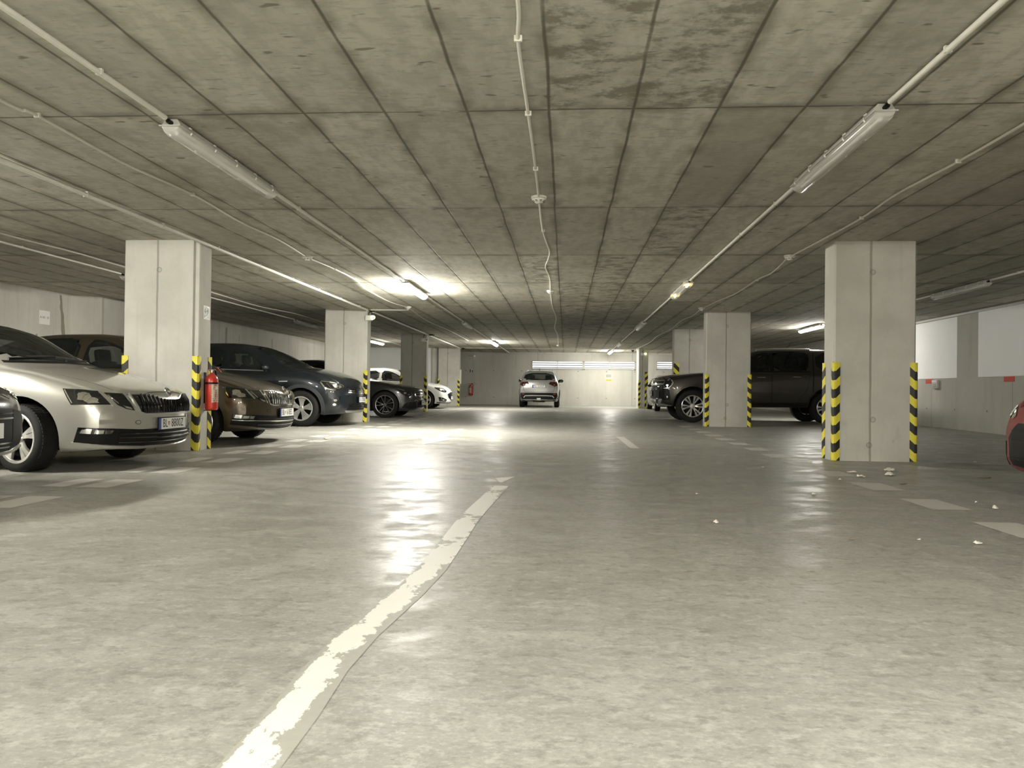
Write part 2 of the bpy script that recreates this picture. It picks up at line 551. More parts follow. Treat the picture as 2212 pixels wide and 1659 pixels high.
# ------------------------------------------------------------------ the setting
XL, XR, YB, YF = -9.92, 8.62, -13.0, 36.1
mb = MB()
ys = [YB, 9.5, YF + 0.3]
xs = (XL - 0.4, XR + 0.3)
vs = []
for y in ys:
    vs += [(xs[0], y, floor_z(y)), (xs[1], y, floor_z(y)), (xs[0], y, -0.3), (xs[1], y, -0.3)]
fs = []
for i in range(2):
    a, b = i * 4, i * 4 + 4
    fs += [(a, a + 1, b + 1, b), (a + 2, b + 2, b + 3, a + 3), (a, b, b + 2, a + 2), (a + 1, a + 3, b + 3, b + 1)]
fs += [(0, 2, 3, 1), (8, 9, 11, 10)]
mb.add(vs, fs)
tag(mb.build('floor', M_FLOOR), 'grey sealed concrete garage floor with worn glossy patches', 'floor', kind='structure')
mb = MB().box(((XL + XR) / 2, (YB + YF) / 2, CEIL + 0.15), (XR - XL + 0.8, YF - YB + 0.8, 0.3))
tag(mb.build('ceiling', M_CEIL), 'low concrete ceiling showing formwork panel seams and stains', 'ceiling', kind='structure')

# left wall with a small jog at the leaking joint
poly = [(XL, YB), (XL, 14.75), (-9.42, 15.05), (-9.45, YF), (XL - 0.4, YF), (XL - 0.4, YB)]
mb = MB().prism(poly, -0.1, CEIL + 0.02)
tag(mb.build('wall_left', M_WALL), 'bare concrete wall behind the parked row on the left', 'wall', kind='structure')
# leak stain running down from the joint: a thin skin of discoloured lime
M_STAIN = plain('leak_stain', (0.28, 0.265, 0.205), 0.6, var=0.2, scale=14)
M_STAINK = plain('leak_dark', (0.05, 0.047, 0.035), 0.6, var=0.2, scale=14)
rs = random.Random(3)
prof = []
for i in range(13):
    z = 2.56 - i * 0.075
    c = 14.44 + 0.018 * i * 0.5 + rs.uniform(-0.012, 0.012)
    wdt = 0.05 + 0.006 * i + rs.uniform(-0.012, 0.014)
    prof.append((c, wdt, z))
poly = [(c - w_ / 2, z) for c, w_, z in prof] + [(c + w_ / 2, z) for c, w_, z in reversed(prof)]
mb = MB().prism(poly, XL, XL + 0.004, 'x')
o = mb.build('trim_1', M_STAIN); tag(o, 'grey-brown leak stain running down the left wall', 'stain', kind='structure')
for (yy, z0, z1, ww) in ((20.75, 1.75, 2.45, 0.12), (21.6, 1.9, 2.3, 0.035), (24.1, 1.95, 2.35, 0.03)):
    poly = [(yy - ww / 2, z1), (yy + ww / 2, z1), (yy + ww * 0.4, (z0 + z1) / 2), (yy + ww * 0.1, z0), (yy - ww * 0.4, z0 + 0.02), (yy - ww * 0.55, (z0 + z1) / 2)]
    o = MB().prism(poly, -9.47, -9.426, 'x').build('trim_2', M_STAIN)
    tag(o, 'dark drip stain on the left wall behind the navy car', 'stain', kind='structure')

mb = MB().box((XR + 0.15, (YB + YF) / 2, CEIL / 2), (0.3, YF - YB + 0.6, CEIL + 0.1))
o = mb.build('wall_right', M_WALLR); tag(o, 'bare concrete wall along the right-hand bays', 'wall', kind='structure')
# white painted fields on the right wall
for i, (y0, y1, z0, z1) in enumerate(((17.62, 22.2, 1.18, 2.53), (12.2, 16.74, 1.18, 2.57))):
    o = MB().box((XR - 0.004, (y0 + y1) / 2, (z0 + z1) / 2), (0.012, y1 - y0, z1 - z0)).build('trim_3', M_WHITEWALL)
    tag(o, ('white painted field on the right wall beside the near pillar', 'white painted field on the right wall at the edge of view')[i], 'painted field', kind='structure')
o = MB().box((XR - 0.03, 12.5, 2.565), (0.05, 22.0, 0.05)).build('trim_4', M_GPLASTIC)
tag(o, 'grey rail running along the top of the right wall', 'rail', kind='structure')
# back wall with the window strip openings
wins = [(-1.60, 0.80, 1.80, 2.21), (0.84, 3.22, 1.80, 2.21), (4.19, 6.60, 1.83, 2.23)]
mb = MB()
zb_, zt_ = -0.2, CEIL + 0.05
xsplit = [XL - 0.4, -1.60, 0.80, 0.84, 3.22, 4.19, 6.60, XR + 0.3]
for i in range(len(xsplit) - 1):
    x0, x1 = xsplit[i], xsplit[i + 1]
    w = [q for q in wins if abs(q[0] - x0) < 1e-6]
    if w:
        q = w[0]
        mb.box(((x0 + x1) / 2, YF + 0.15, (zb_ + q[2]) / 2), (x1 - x0, 0.3, q[2] - zb_))
        mb.box(((x0 + x1) / 2, YF + 0.15, (q[3] + zt_) / 2), (x1 - x0, 0.3, zt_ - q[3]))
    else:
        mb.box(((x0 + x1) / 2, YF + 0.15, (zb_ + zt_) / 2), (x1 - x0, 0.3, zt_ - zb_))
tag(mb.build('wall_back', M_BACK), 'concrete end wall with a high strip of louvred windows', 'wall', kind='structure')
o = MB().box(((XL + XR) / 2, YF - 0.06, CEIL - 0.03), (XR - XL, 0.12, 0.10)).build('trim_5', M_BACK)
tag(o, 'shallow concrete ledge under the ceiling on the end wall', 'ledge', kind='structure')
o = MB().box(((XL + XR) / 2, YB - 0.15, CEIL / 2), (XR - XL + 0.8, 0.3, CEIL + 0.2)).build('wall_front', M_WALL)
tag(o, 'concrete wall closing the garage behind the camera', 'wall', kind='structure')
# white partition in line with the far left pillar
o = MB().box(((XL - 5.45) / 2 + 0.2, 32.9, CEIL / 2), (XL * -1 - 5.45 + 0.4, 0.18, CEIL + 0.02)).build('wall_partition', M_WHITEWALL)
tag(o, 'white painted partition beside the farthest left pillar', 'wall', kind='structure')
o = MB().box((-5.62, 32.76, CEIL / 2), (0.22, 0.12, CEIL - 0.02)).build('trim_6', M_PILLAR)
tag(o, 'concrete strip between the white partition and the far pillar', 'pilaster', kind='structure')

for i, (x0, x1, z0, z1) in enumerate(wins):
    w = MB()
    t = 0.035
    y = YF + 0.02
    for zc in (z0 + t / 2, z1 - t / 2): w.box(((x0 + x1) / 2, y, zc), (x1 - x0, 0.07, t))
    for xc in (x0 + t / 2, x1 - t / 2, (x0 + x1) / 2): w.box((xc, y, (z0 + z1) / 2), (t, 0.07, z1 - z0))
    fr = w.build('window_%d' % (i + 1), M_GPLASTIC)
    tag(fr, ('left louvred window high on the end wall above the silver car', 'right louvred window of the pair on the end wall', 'louvred window on the end wall right of the far pillar')[i], 'window', kind='structure')
    p = MB().box(((x0 + x1) / 2, YF + 0.16, (z0 + z1) / 2), (x1 - x0, 0.01, z1 - z0)).build('pane', M_DAY, fr)
    s = MB()
    for q in range(1, 4):
        zc = z0 + (z1 - z0) * q / 4.0
        s.box(((x0 + x1) / 2, YF + 0.05, zc), (x1 - x0 - 0.03, 0.008, 0.040))
    s.box(((x0 + x1) / 2, YF + 0.03, z0 + 0.045), (x1 - x0 - 0.03, 0.03, 0.03))
    s.build('louvre_slats', plain('louvre_grey', (0.22, 0.22, 0.20), 0.5), fr)

# ------------------------------------------------------------------ pillars and corner guards
M_GUARD = mat_stripe('warning_stripes', 'corner', 0.2127, 1.0)
M_TAPE_A = mat_stripe('warning_tape', 'flat', 0.27, -1.0, 0.1)
M_TAPE_B = mat_stripe('warning_tape_reversed', 'flat', 0.27, 0.9, 0.3)


def pillar(x0, x1, y0, d, label, ch=0.018, groove=False):
    w = x1 - x0; z0 = floor_z(y0) - 0.03
    hx, hy = w / 2, d / 2
    c = ch
    if groove:   # sunk strip near the right edge
        poly = [(-hx + c, -hy), (hx - 0.075, -hy), (hx - 0.060, -hy + 0.028), (hx - 0.012, -hy + 0.028), (hx, -hy + 0.04), (hx, hy - c), (hx - c, hy), (-hx + c, hy), (-hx, hy - c), (-hx, -hy + c)]
    else:
        poly = [(-hx + c, -hy), (hx - c, -hy), (hx, -hy + c), (hx, hy - c), (hx - c, hy), (-hx + c, hy), (-hx, hy - c), (-hx, -hy + c)]
    o = MB().prism(poly, 0, CEIL + 0.01 - z0).build('pillar', M_PILLAR)
    o.location = ((x0 + x1) / 2, y0 + hy, z0)
    tag(o, label, 'pillar', kind='structure')
    return o


def guard(x, y, q, label):
    """q: quadrant of the pillar seen from its corner: 0 = pillar lies at +x +y"""
    z = floor_z(y)
    poly = [(0, 0), (0.07, 0), (0.07, -0.008), (0.022, -0.018), (0.0, -0.018), (-0.018, 0.0), (-0.018, 0.022), (-0.008, 0.07), (0, 0.07)]
    o = MB().prism(poly, 0.004, 1.165).build('corner_guard', M_GUARD)
    o.location = (x, y, z)
    o.rotation_euler = (0, 0, q * math.pi / 2)
    tag(o, label, 'corner guard')
    return o


PW = {'L1': (-5.48, -4.52, 9.17, 0.34), 'L2': (-5.48, -4.50, 17.13, 0.34), 'L3': (-5.36, -4.51, 24.65, 0.34), 'L4': (-5.44, -4.53, 32.5, 0.36),
      'R1': (3.16, 4.10, 9.33, 0.36), 'R2': (3.10, 4.08, 17.33, 0.34), 'R3': (3.07, 4.05, 22.25, 0.34), 'R4': (3.02, 3.40, 32.2, 1.05)}
nm = {'L1': 'nearest pillar on the left beside the silver car', 'L2': 'second pillar on the left, behind the navy car', 'L3': 'third pillar on the left, behind the charcoal car',
      'L4': 'farthest pillar on the left by the white partition', 'R1': 'nearest pillar on the right', 'R2': 'second pillar on the right, in front of the pickup',
      'R3': 'shaded pillar behind the pickup bonnet', 'R4': 'slim far pillar right of the window strip'}
for kk, (x0, x1, y0, d) in PW.items():
    pillar(x0, x1, y0, d, 'concrete ' + nm[kk], groove=(kk == 'L1'))
sh = {'L1': 'the pillar by the silver car', 'L2': 'the pillar behind the navy car', 'L3': 'the pillar behind the charcoal car', 'L4': 'the farthest left pillar',
      'R1': 'the nearest right pillar', 'R2': 'the pillar hiding the pickup door', 'R3': 'x', 'R4': 'the slim far right pillar'}


def guards(kk, which):
    x0, x1, y0, d = PW[kk]
    for c in which:
        x = x0 if c in ('fl', 'bl') else x1
        y = y0 if c in ('fl', 'fr') else y0 + d
        if kk == 'L1' and c == 'fr': pass
        q = {'fl': 0, 'fr': 1, 'br': 2, 'bl': 3}[c]
        if kk.startswith('L'):
            side = {'fl': 'wall-side front', 'fr': 'aisle-side front', 'br': 'aisle-side rear', 'bl': 'wall-side rear'}[c]
        else:
            side = {'fl': 'aisle-side front', 'fr': 'wall-side front', 'br': 'wall-side rear', 'bl': 'aisle-side rear'}[c]
        guard(x, y, q, 'yellow and black guard on the %s corner of %s' % (side, sh[kk]))


guards('L1', ('fl', 'fr', 'br'))
guards('L2', ('fr',))
guards('L3', ('fl', 'fr'))
guards('L4', ('fl', 'fr'))
guards('R1', ('fl', 'fr', 'bl'))
guards('R2', ('fl', 'fr'))
guards('R4', ('fl',))


def tape(x, y, w, z1, mat, label):
    o = MB().box((w / 2, -0.003, z1 / 2), (w, 0.006, z1)).build('warning_tape', mat)
    o.location = (x, y, floor_z(y)); tag(o, label, 'warning tape')


tape(3.07, 22.25, 0.16, 1.56, M_TAPE_A, 'diagonal yellow and black tape on the shaded pillar behind the pickup bonnet')
tape(3.27, 32.2, 0.13, 1.52, M_TAPE_B, 'tall diagonal yellow and black tape on the slim far pillar')

# ------------------------------------------------------------------ floor paint
M_LINE = mat_floor_paint('bay_paint', 0.20, (0.56, 0.55, 0.50))
M_LINEW = mat_floor_paint('aisle_paint', 0.50, (0.74, 0.73, 0.67), 0.22)
M_FAINT = mat_floor_paint('faint_paint', 0.62, (0.52, 0.51, 0.46))


def quad_strip(mbq, pts, z=0.0015):
    n = len(mbq.v)
    vs = [(x, y, floor_z(y) + z) for (x, y) in pts]
    mbq.add(vs, [tuple(range(len(pts)))])


m = MB()
y = 3.40
while y < 17.5:
    quad_strip(m, [(2.52, y), (2.79, y), (2.79, y + 0.53), (2.52, y + 0.53)])
    y += 1.035
tag(m.build('floor_marking', M_LINE), 'dashed white bay line along the right-hand row', 'floor marking', kind='structure')
m = MB(); y = 3.62
while y < 30:
    quad_strip(m, [(-4.06, y), (-3.86, y), (-3.86, y + 0.53), (-4.06, y + 0.53)])
    quad_strip(m, [(-3.76, y), (-3.51, y), (-3.51, y + 0.53), (-3.76, y + 0.53)])
    y += 1.035
tag(m.build('floor_marking', M_LINE), 'doubled dashed white bay line along the left-hand row', 'floor marking', kind='structure')
m = MB()
ctr = [(-0.655, 0.7), (-0.64, 1.3), (-0.645, 1.8), (-0.66, 2.1), (-0.65, 2.4), (-0.60, 2.9), (-0.575, 3.3), (-0.575, 4.0), (-0.58, 4.5), (-0.57, 5.0), (-0.55, 5.5), (-0.53, 6.0), (-0.525, 6.3)]
fine_c = []
for i in range(len(ctr) - 1):
    for j in range(4):
        t = j / 4.0
        fine_c.append((ctr[i][0] * (1 - t) + ctr[i + 1][0] * t, ctr[i][1] * (1 - t) + ctr[i + 1][1] * t))
fine_c.append(ctr[-1])
vs, fs, ew = [], [], []
for (xc, yc) in fine_c:
    for t in (-0.066, -0.045, -0.015, 0.015, 0.045, 0.066):
        vs.append((xc + t, yc, floor_z(yc) + 0.0015))
        ew.append({-0.066: 0.9, -0.045: 0.15, -0.015: 0.0, 0.015: 0.15, 0.045: 0.6, 0.066: 1.2}[t] * (1.0 if yc < 3.4 else 0.35))
for i in range(len(fine_c) - 1):
    for j in range(5):
        a0 = i * 6 + j
        fs.append((a0, a0 + 1, a0 + 7, a0 + 6))
n0 = len(vs)
for (xx, yy) in ((-0.62, 6.85), (-0.55, 6.52), (-0.53, 6.52), (-0.45, 7.0)):
    vs.append((xx, yy, floor_z(yy) + 0.0015)); ew.append(0.0)
fs.append((n0, n0 + 1, n0 + 2, n0 + 3))
m.add(vs, fs)
line_me = m.mesh('floor_marking')
at_ = line_me.attributes.new('edge_wear', 'FLOAT', 'POINT')
at_.data.foreach_set('value', ew)
tag(link('floor_marking', line_me, M_LINEW), 'flaking white centre line curving away up the aisle', 'floor marking', kind='structure')
m = MB()
quad_strip(m, [(-2.02, 10.75), (-1.72, 12.30), (-2.28, 12.30)])
quad_strip(m, [(-2.07, 12.1), (-1.95, 12.1), (-1.97, 14.9), (-2.09, 14.9)])
tag(m.build('floor_marking', M_LINE), 'white direction arrow pointing towards the camera on the aisle', 'floor marking', kind='structure')
m = MB()
quad_strip(m, [(0.90, 10.7), (1.03, 10.7), (1.00, 13.2), (0.87, 13.2)])
tag(m.build('floor_marking', M_LINE), 'short white bar on the right half of the aisle', 'floor marking', kind='structure')
m = MB()
for (x0, x1, yy, w_) in ((3.06, 3.68, 6.56, 0.055), (4.15, 8.5, 9.20, 0.07), (4.6, 8.5, 11.67, 0.10), (3.0, 8.5, 14.2, 0.10), (3.0, 8.5, 16.9, 0.10)):
    quad_strip(m, [(x0, yy - w_ / 2), (x1, yy - w_ / 2), (x1, yy + w_ / 2), (x0, yy + w_ / 2)], 0.0012)
tag(m.build('floor_marking', M_FAINT), 'faint bay dividing lines on the right', 'floor marking', kind='structure')

# ------------------------------------------------------------------ lamps
LLEN = 1.80


def lamp_meshes():
    h = MB()
    tr = [(-0.042, -0.012), (0.042, -0.012), (0.066, -0.050), (0.070, -0.058), (-0.070, -0.058), (-0.066, -0.050)]
    h.prism(tr, 0.03, LLEN - 0.03, 'y')
    h.box((0, LLEN / 2, -0.061), (0.146, LLEN - 0.01, 0.008))
    house = h.mesh('housing', 30)
    d = MB()
    n = 14; prof = []
    for i in range(n + 1):
        a = math.pi * i / n
        prof.append((0.062 * math.cos(a), -0.064 - 0.060 * math.sin(a) ** 0.8))
    rows = [(0.015, 0.55), (0.03, 0.85), (0.06, 1.0), (LLEN - 0.06, 1.0), (LLEN - 0.03, 0.85), (LLEN - 0.015, 0.55)]
    vs = []; fs = []
    for (yy, s) in rows:
        for (px, pz) in prof: vs.append((px * (0.8 + 0.2 * s), yy, -0.064 + (pz + 0.064) * s))
    m_ = n + 1
    for i in range(len(rows) - 1):
        for j in range(n):
            fs.append((i * m_ + j, i * m_ + j + 1, (i + 1) * m_ + j + 1, (i + 1) * m_ + j))
    fs.append(tuple(range(m_))); fs.append(tuple(range(len(vs) - 1, len(vs) - 1 - m_, -1)))
    d.add(vs, fs)
    diff = d.mesh('diffuser', 40)
    c = MB()
    c.tube([(0.060, 0, -0.028), (0.078, 0, -0.040), (0.079, 0, -0.066), (0.070, 0, -0.080)], 0.006, 6)
    clip = c.mesh('clip', 40)
    t = MB()
    t.tube([(0, 0.10, -0.085), (0, LLEN - 0.10, -0.085)], 0.013, 10)
    tube = t.mesh('tube', 40)
    e = MB()
    e.tube([(0, 0, 0), (0, 0.22, 0)], 0.0138, 10)
    ends = e.mesh('tube_end', 40)
    g = MB()
    g.tube([(0, -0.015, -0.038), (0, 0.035, -0.038)], 0.016, 8)
    g.tube([(0, -0.045, -0.030), (0, -0.012, -0.038)], 0.007, 6)
    gland = g.mesh('cable_gland', 40)
    r = MB().box((0, LLEN / 2, -0.0655), (0.088, LLEN - 0.09, 0.004))
    refl = r.mesh('reflector', None)
    return house, diff, clip, tube, ends, gland, refl


LM = lamp_meshes()
M_TUBEOFF = plain('unlit_tube', (0.80, 0.80, 0.76), 0.3)
lamp_cache = {}


def lamp(x, y, state, label, group=None):
    house, diff, clip, tube, ends, gland, refl = LM
    root = empty('ceiling_lamp', (x, y, CEIL))
    tag(root, label, 'lamp', group)

    def part(name, me, mat, loc=(0, 0, 0), parent=root):
        key = (name, mat.name)
        if key not in lamp_cache:
            c = me.copy(); c.materials.clear(); c.materials.append(mat); lamp_cache[key] = c
        o = bpy.data.objects.new(name, lamp_cache[key]); COL.objects.link(o); o.parent = parent; o.location = loc
        return o
    part('housing', house, M_GPLASTIC if state == 'off' else M_WPLASTIC)
    part('diffuser', diff, tube_light(state) if not isinstance(state, str) else M_COVER)
    if isinstance(state, str):
        part('reflector', refl, M_WPLASTIC)
        tb = part('tube', tube, M_TUBEOFF)
        if state == 'dim':
            for yy in (0.10, LLEN - 0.32): part('tube_end', ends, M_TUBEDIM, (0, yy, -0.085), tb)
    for i in range(5):
        for q in (0, 1): part('clip', clip, M_WPLASTIC, (0, 0.16 + i * (LLEN - 0.32) / 4, 0)).rotation_euler = (0, 0, q * math.pi)
    part('cable_gland', gland, M_BLACK)
    return root


LX, RX, LBX, RBX = -2.67, 1.95, -7.05, 6.5
lamp(LX, 4.96, 'off', 'unlit tube lamp on the ceiling, nearest of the left aisle row')
lamp(LX, 12.5, 0.80, 'brightly lit tube lamp over the left aisle, glaring on the ceiling')
lamp(LX, 19.9, 'off', 'dark tube lamp between the two lit lamps of the left aisle row')
lamp(LX, 27.7, 0.42, 'far lit tube lamp of the left aisle row near the end wall')
lamp(RX, 4.86, 'off', 'unlit tube lamp on the ceiling, nearest of the right aisle row')
lamp(RX, 12.4, 'dim', 'tube lamp with glowing yellow ends over the right aisle')
lamp(RX, 19.6, 'off', 'small unlit tube lamp beyond the yellow-ended one')
lamp(RX, 27.5, 'off', 'unlit tube lamp just before the last lit one on the right')
lamp(RX, 33.2, 0.36, 'lit tube lamp closest to the window strip')
lamp(LX, -2.7, 0.42, 'lit tube lamp over the left aisle behind the camera')
lamp(RX, -2.7, 1.55, 'lit tube lamp over the right aisle behind the camera')
lamp(LX, -10.2, 1.3, 'added unseen tube lamp lighting the left aisle from far behind the camera')  # unseen lamp added to lift the ceiling and pillar faces
lamp(RX, -10.2, 2.3, 'added unseen tube lamp lighting the right aisle from far behind the camera')  # unseen lamp added to brighten the front of the near right pillar
lamp(LBX, -3.7, 1.0, 'added unseen tube lamp lighting the left bays from behind the camera')  # unseen lamp added as extra light for the left side and ceiling
lamp(LBX, 3.9, 1.15, 'lit tube lamp above the left bays out of view')
lamp(LBX, 11.75, 'off', 'unlit tube lamp above the left bays behind the near pillar')
lamp(LBX, 19.6, 'off', 'grey unlit tube lamp above the left bays beside the second pillar')
lamp(LBX, 27.4, 0.09, 'pale glowing tube lamp above the left bays seen past the second pillar')
lamp(RBX, 12.35, 'off', 'unlit tube lamp above the right bays beside the near pillar')
lamp(RBX, 20.1, 0.26, 'lit tube lamp above the right bays over the pickup')

# ------------------------------------------------------------------ conduits and cables
def conduit(x, y0, y1, label, r=0.017):
    m = MB()
    m.tube([(0, 0, 0), (0, y1 - y0, 0)], r, 10)
    o = m.mesh('conduit', 40)
    ob = link('conduit', o, M_CABLE); ob.location = (x, y0, CEIL - r - 0.012)
    tag(ob, label, 'conduit')
    n = max(1, int((y1 - y0) / 1.3))
    for i in range(n):
        yy = (i + 0.5) * (y1 - y0) / n
        MB().box((0, yy, 0.004), (r * 2.2, 0.02, r * 2.1)).build('conduit_clip', M_CABLE, ob)
    return ob


E_ = 0.05
conduit(LX, -0.85, 4.96 - E_, 'white conduit running from the top left corner to the nearest left lamp')
conduit(LX, 4.96 + LLEN, 12.5 - E_, 'white conduit between the unlit and the lit lamp on the left')
conduit(LX, 12.5 + LLEN, 19.9 - E_, 'white conduit beyond the bright lamp on the left')
conduit(LX, 19.9 + LLEN, 27.7 - E_, 'white conduit leading to the far lit lamp on the left')
conduit(LX, 27.7 + LLEN, YF - 0.15, 'white conduit from the far lit left lamp to the end wall')
conduit(RX, -0.85, 4.86 - E_, 'white conduit running from the top right corner to the nearest right lamp', 0.017)
conduit(RX, 4.86 + LLEN, 12.4 - E_, 'white conduit between the unlit lamp and the yellow-ended lamp', 0.017)
conduit(RX, 12.4 + LLEN, 19.6 - E_, 'white conduit beyond the yellow-ended lamp', 0.017)
conduit(RX, 19.6 + LLEN, 27.5 - E_, 'white conduit between the two small unlit lamps on the right', 0.017)
conduit(RX, 27.5 + LLEN, 33.2 - E_, 'white conduit leading to the last lit lamp on the right', 0.017)
conduit(-4.475, -6.0, 17.0, 'long white conduit passing the aisle face of the nearest left pillar', 0.022)
conduit(-4.46, 17.3, 24.6, 'white conduit from the second to the third left pillar', 0.022)
conduit(-4.47, 24.75, 32.4, 'white conduit from the third to the farthest left pillar', 0.022)
conduit(LBX, 5.75, 11.75 - E_, 'white conduit above the left bays before the near pillar', 0.016)
conduit(LBX, 11.75 + LLEN, 19.6 - E_, 'white conduit above the left bays behind the near pillar', 0.016)
conduit(LBX, 19.6 + LLEN, 27.4 - E_, 'white conduit above the left bays behind the second pillar', 0.016)
conduit(RBX, 2.0, 12.35 - E_, 'white conduit above the right bays at the edge of view', 0.016)
conduit(RBX, 12.35 + LLEN, 20.1 - E_, 'white conduit above the right bays behind the near pillar', 0.016)


def xconduit(x0, x1, y, label):
    o = MB().tube([(x0, y, CEIL - 0.022), (x1, y, CEIL - 0.022)], 0.016, 8).build('conduit', M_CABLE, sm=40)
    tag(o, label, 'conduit')


xconduit(-4.42, -3.55, 17.1, 'white conduit crossing from the second left pillar towards the aisle')
xconduit(-4.42, 2.9, 32.35, 'white conduit crossing the aisle between the two farthest pillars')


def spline(pts, sub=6):
    out = []
    P = [pts[0]] + list(pts) + [pts[-1]]
    for i in range(1, len(P) - 2):
        for j in range(sub):
            t = j / sub
            out.append(tuple(0.5 * ((2 * P[i][k]) + (-P[i - 1][k] + P[i + 1][k]) * t + (2 * P[i - 1][k] - 5 * P[i][k] + 4 * P[i + 1][k] - P[i + 2][k]) * t * t + (-P[i - 1][k] + 3 * P[i][k] - 3 * P[i + 1][k] + P[i + 2][k]) * t ** 3) for k in range(len(pts[0]))))
    out.append(tuple(pts[-1]))
    return out


def cable(pts, label, r=0.0105, clips=()):
    p = [(x, y, CEIL - r - 0.008) for (x, y) in spline(pts)]
    o = MB().tube(p, r, 8).build('ceiling_cable', M_CABLE, sm=40)
    tag(o, label, 'cable')
    for (cx, cy) in clips:
        MB().box((cx, cy, CEIL - 0.017), (0.042, 0.016, 0.030)).build('cable_clip', M_WPLASTIC, o)
    return o


cable([(-0.25, 1.5), (-0.25, 2.9), (-0.24, 3.55), (-0.262, 3.9), (-0.265, 4.32), (-0.262, 4.96), (-0.262, 5.84), (-0.268, 7.06)], 'white cable running straight down the middle of the ceiling to the nearest detector', clips=((-0.262, 3.9), (-0.262, 4.96), (-0.262, 6.2)))
cable([(-0.27, 7.26), (-0.275, 8.48), (-0.25, 9.3), (-0.225, 9.9), (-0.26, 10.5), (-0.31, 11.16), (-0.27, 12.2), (-0.29, 13.72)], 'wavy white cable between the two middle detectors', clips=((-0.27, 8.6),))
cable([(-0.29, 13.96), (-0.30, 16.3), (-0.25, 19), (-0.33, 22), (-0.27, 25), (-0.31, 30.0)], 'far white cable down the middle of the ceiling beyond the second detector')
cable([(2.99, 3.2), (2.99, 5.27), (2.98, 6.1), (2.93, 7.08), (2.98, 8.03), (2.95, 9.16), (2.91, 10.2)], 'wavy white cable on the right of the ceiling above the nearest pillar', clips=((2.98, 6.1), (2.98, 8.03)))
cable([(2.90, 10.36), (3.03, 11.6), (2.99, 12.4), (3.03, 14.0), (2.93, 15.3), (2.88, 16.5)], 'wavy white cable between the two right-hand detectors', clips=((3.0, 12.4),))
cable([(2.87, 16.72), (2.93, 18.2), (2.85, 19.3), (2.95, 22), (2.9, 25), (3.0, 28), (2.9, 32.0)], 'thin white cable beyond the second right-hand detector')
cable([(-3.58, 2.8), (-3.58, 4.6), (-3.53, 4.87), (-3.57, 5.95), (-3.49, 6.93), (-3.54, 8.08), (-3.49, 9.06), (-3.55, 10.2)], 'white cable left of the nearest left lamp', clips=((-3.53, 4.87), (-3.49, 6.93)))
cable([(-3.55, 10.4), (-3.48, 11.3), (-3.47, 12.43), (-3.60, 13.6), (-3.62, 15.54), (-3.46, 16.5)], 'wavy white cable left of the brightly lit lamp', clips=((-3.48, 11.3),))
cable([(-3.46, 16.7), (-3.56, 18.4), (-3.62, 20.3), (-3.52, 23.4), (-3.54, 27.7)], 'wavy cable left of the dark lamp in the left aisle row')
cable([(-6.7, 5.0), (-6.70, 8.64), (-6.62, 9.86), (-6.64, 10.95), (-6.68, 12.6), (-6.70, 14.34), (-6.76, 16.5), (-6.52, 18.1), (-6.56, 20.5), (-6.6, 24)], 'wavy white cable above the left bays crossing behind the near pillar')
cable([(-6.6, 24.2), (-6.7, 26), (-6.6, 28), (-6.68, 30), (-6.6, 32.5)], 'white cable above the left bays seen past the second pillar')


def detector(x, y, label, s=1.0):
    root = empty('smoke_detector', (x, y, CEIL)); tag(root, label, 'smoke detector')
    MB().lathe([(0.072, 0.0), (0.072, -0.018), (0.060, -0.022)], 28).build('base', M_WPLASTIC, root, 40)
    MB().lathe([(0.058, -0.018), (0.064, -0.026), (0.062, -0.036), (0.045, -0.050), (0.030, -0.060), (0.0, -0.061)], 28).build('head', M_WPLASTIC, root, 40)
    for i in range(8):
        a = 2 * math.pi * (i + 0.5) / 8
        for (r, z) in ((0.0565, -0.0415), (0.0465, -0.0500)):
            MB().box((0, 0, 0), (0.022, 0.006, 0.0035), M=Matrix.Rotation(a, 4, 'Z') @ Matrix.Translation((0, -r, z))).build('vent_slot', M_BLACK, root)
    MB().lathe([(0.016, -0.058), (0.014, -0.066), (0.0, -0.067)], 14).build('test_button', M_GPLASTIC, root, 40)
    return root


detector(-0.27, 7.16, 'round white smoke detector on the middle cable, nearest the camera')
detector(-0.29, 13.84, 'second white smoke detector on the middle cable')
detector(-3.55, 10.3, 'white smoke detector left of the conduit, before the lit lamp')
detector(-3.46, 16.6, 'white smoke detector just behind the brightly lit lamp')
detector(2.905, 10.28, 'white smoke detector on the right-hand cable near the pillar')
detector(2.875, 16.62, 'white smoke detector above the second right pillar')
detector(-0.31, 30.1, 'tiny smoke detector at the far end of the middle cable')

# ------------------------------------------------------------------ cars
def pchip(tab, x):
    n = len(tab)
    if x <= tab[0][0]: return tab[0][1]
    if x >= tab[-1][0]: return tab[-1][1]
    i = 0
    while x > tab[i + 1][0]: i += 1
    def slope(j):
        return (tab[j + 1][1] - tab[j][1]) / (tab[j + 1][0] - tab[j][0])
    def tang(j):
        if j == 0: return slope(0)
        if j == n - 1: return slope(n - 2)
        a, b = slope(j - 1), slope(j)
        if a * b <= 0: return 0.0
        return 2 * a * b / (a + b)
    h = tab[i + 1][0] - tab[i][0]; t = (x - tab[i][0]) / h
    m0, m1 = tang(i) * h, tang(i + 1) * h
    t2, t3 = t * t, t * t * t
    return (2 * t3 - 3 * t2 + 1) * tab[i][1] + (t3 - 2 * t2 + t) * m0 + (-2 * t3 + 3 * t2) * tab[i + 1][1] + (t3 - t2) * m1


def lerp(a, b, t): return a + (b - a) * t
def clamp01(t): return max(0.0, min(1.0, t))
def sstep(t):
    t = clamp01(t); return t * t * (3 - 2 * t)


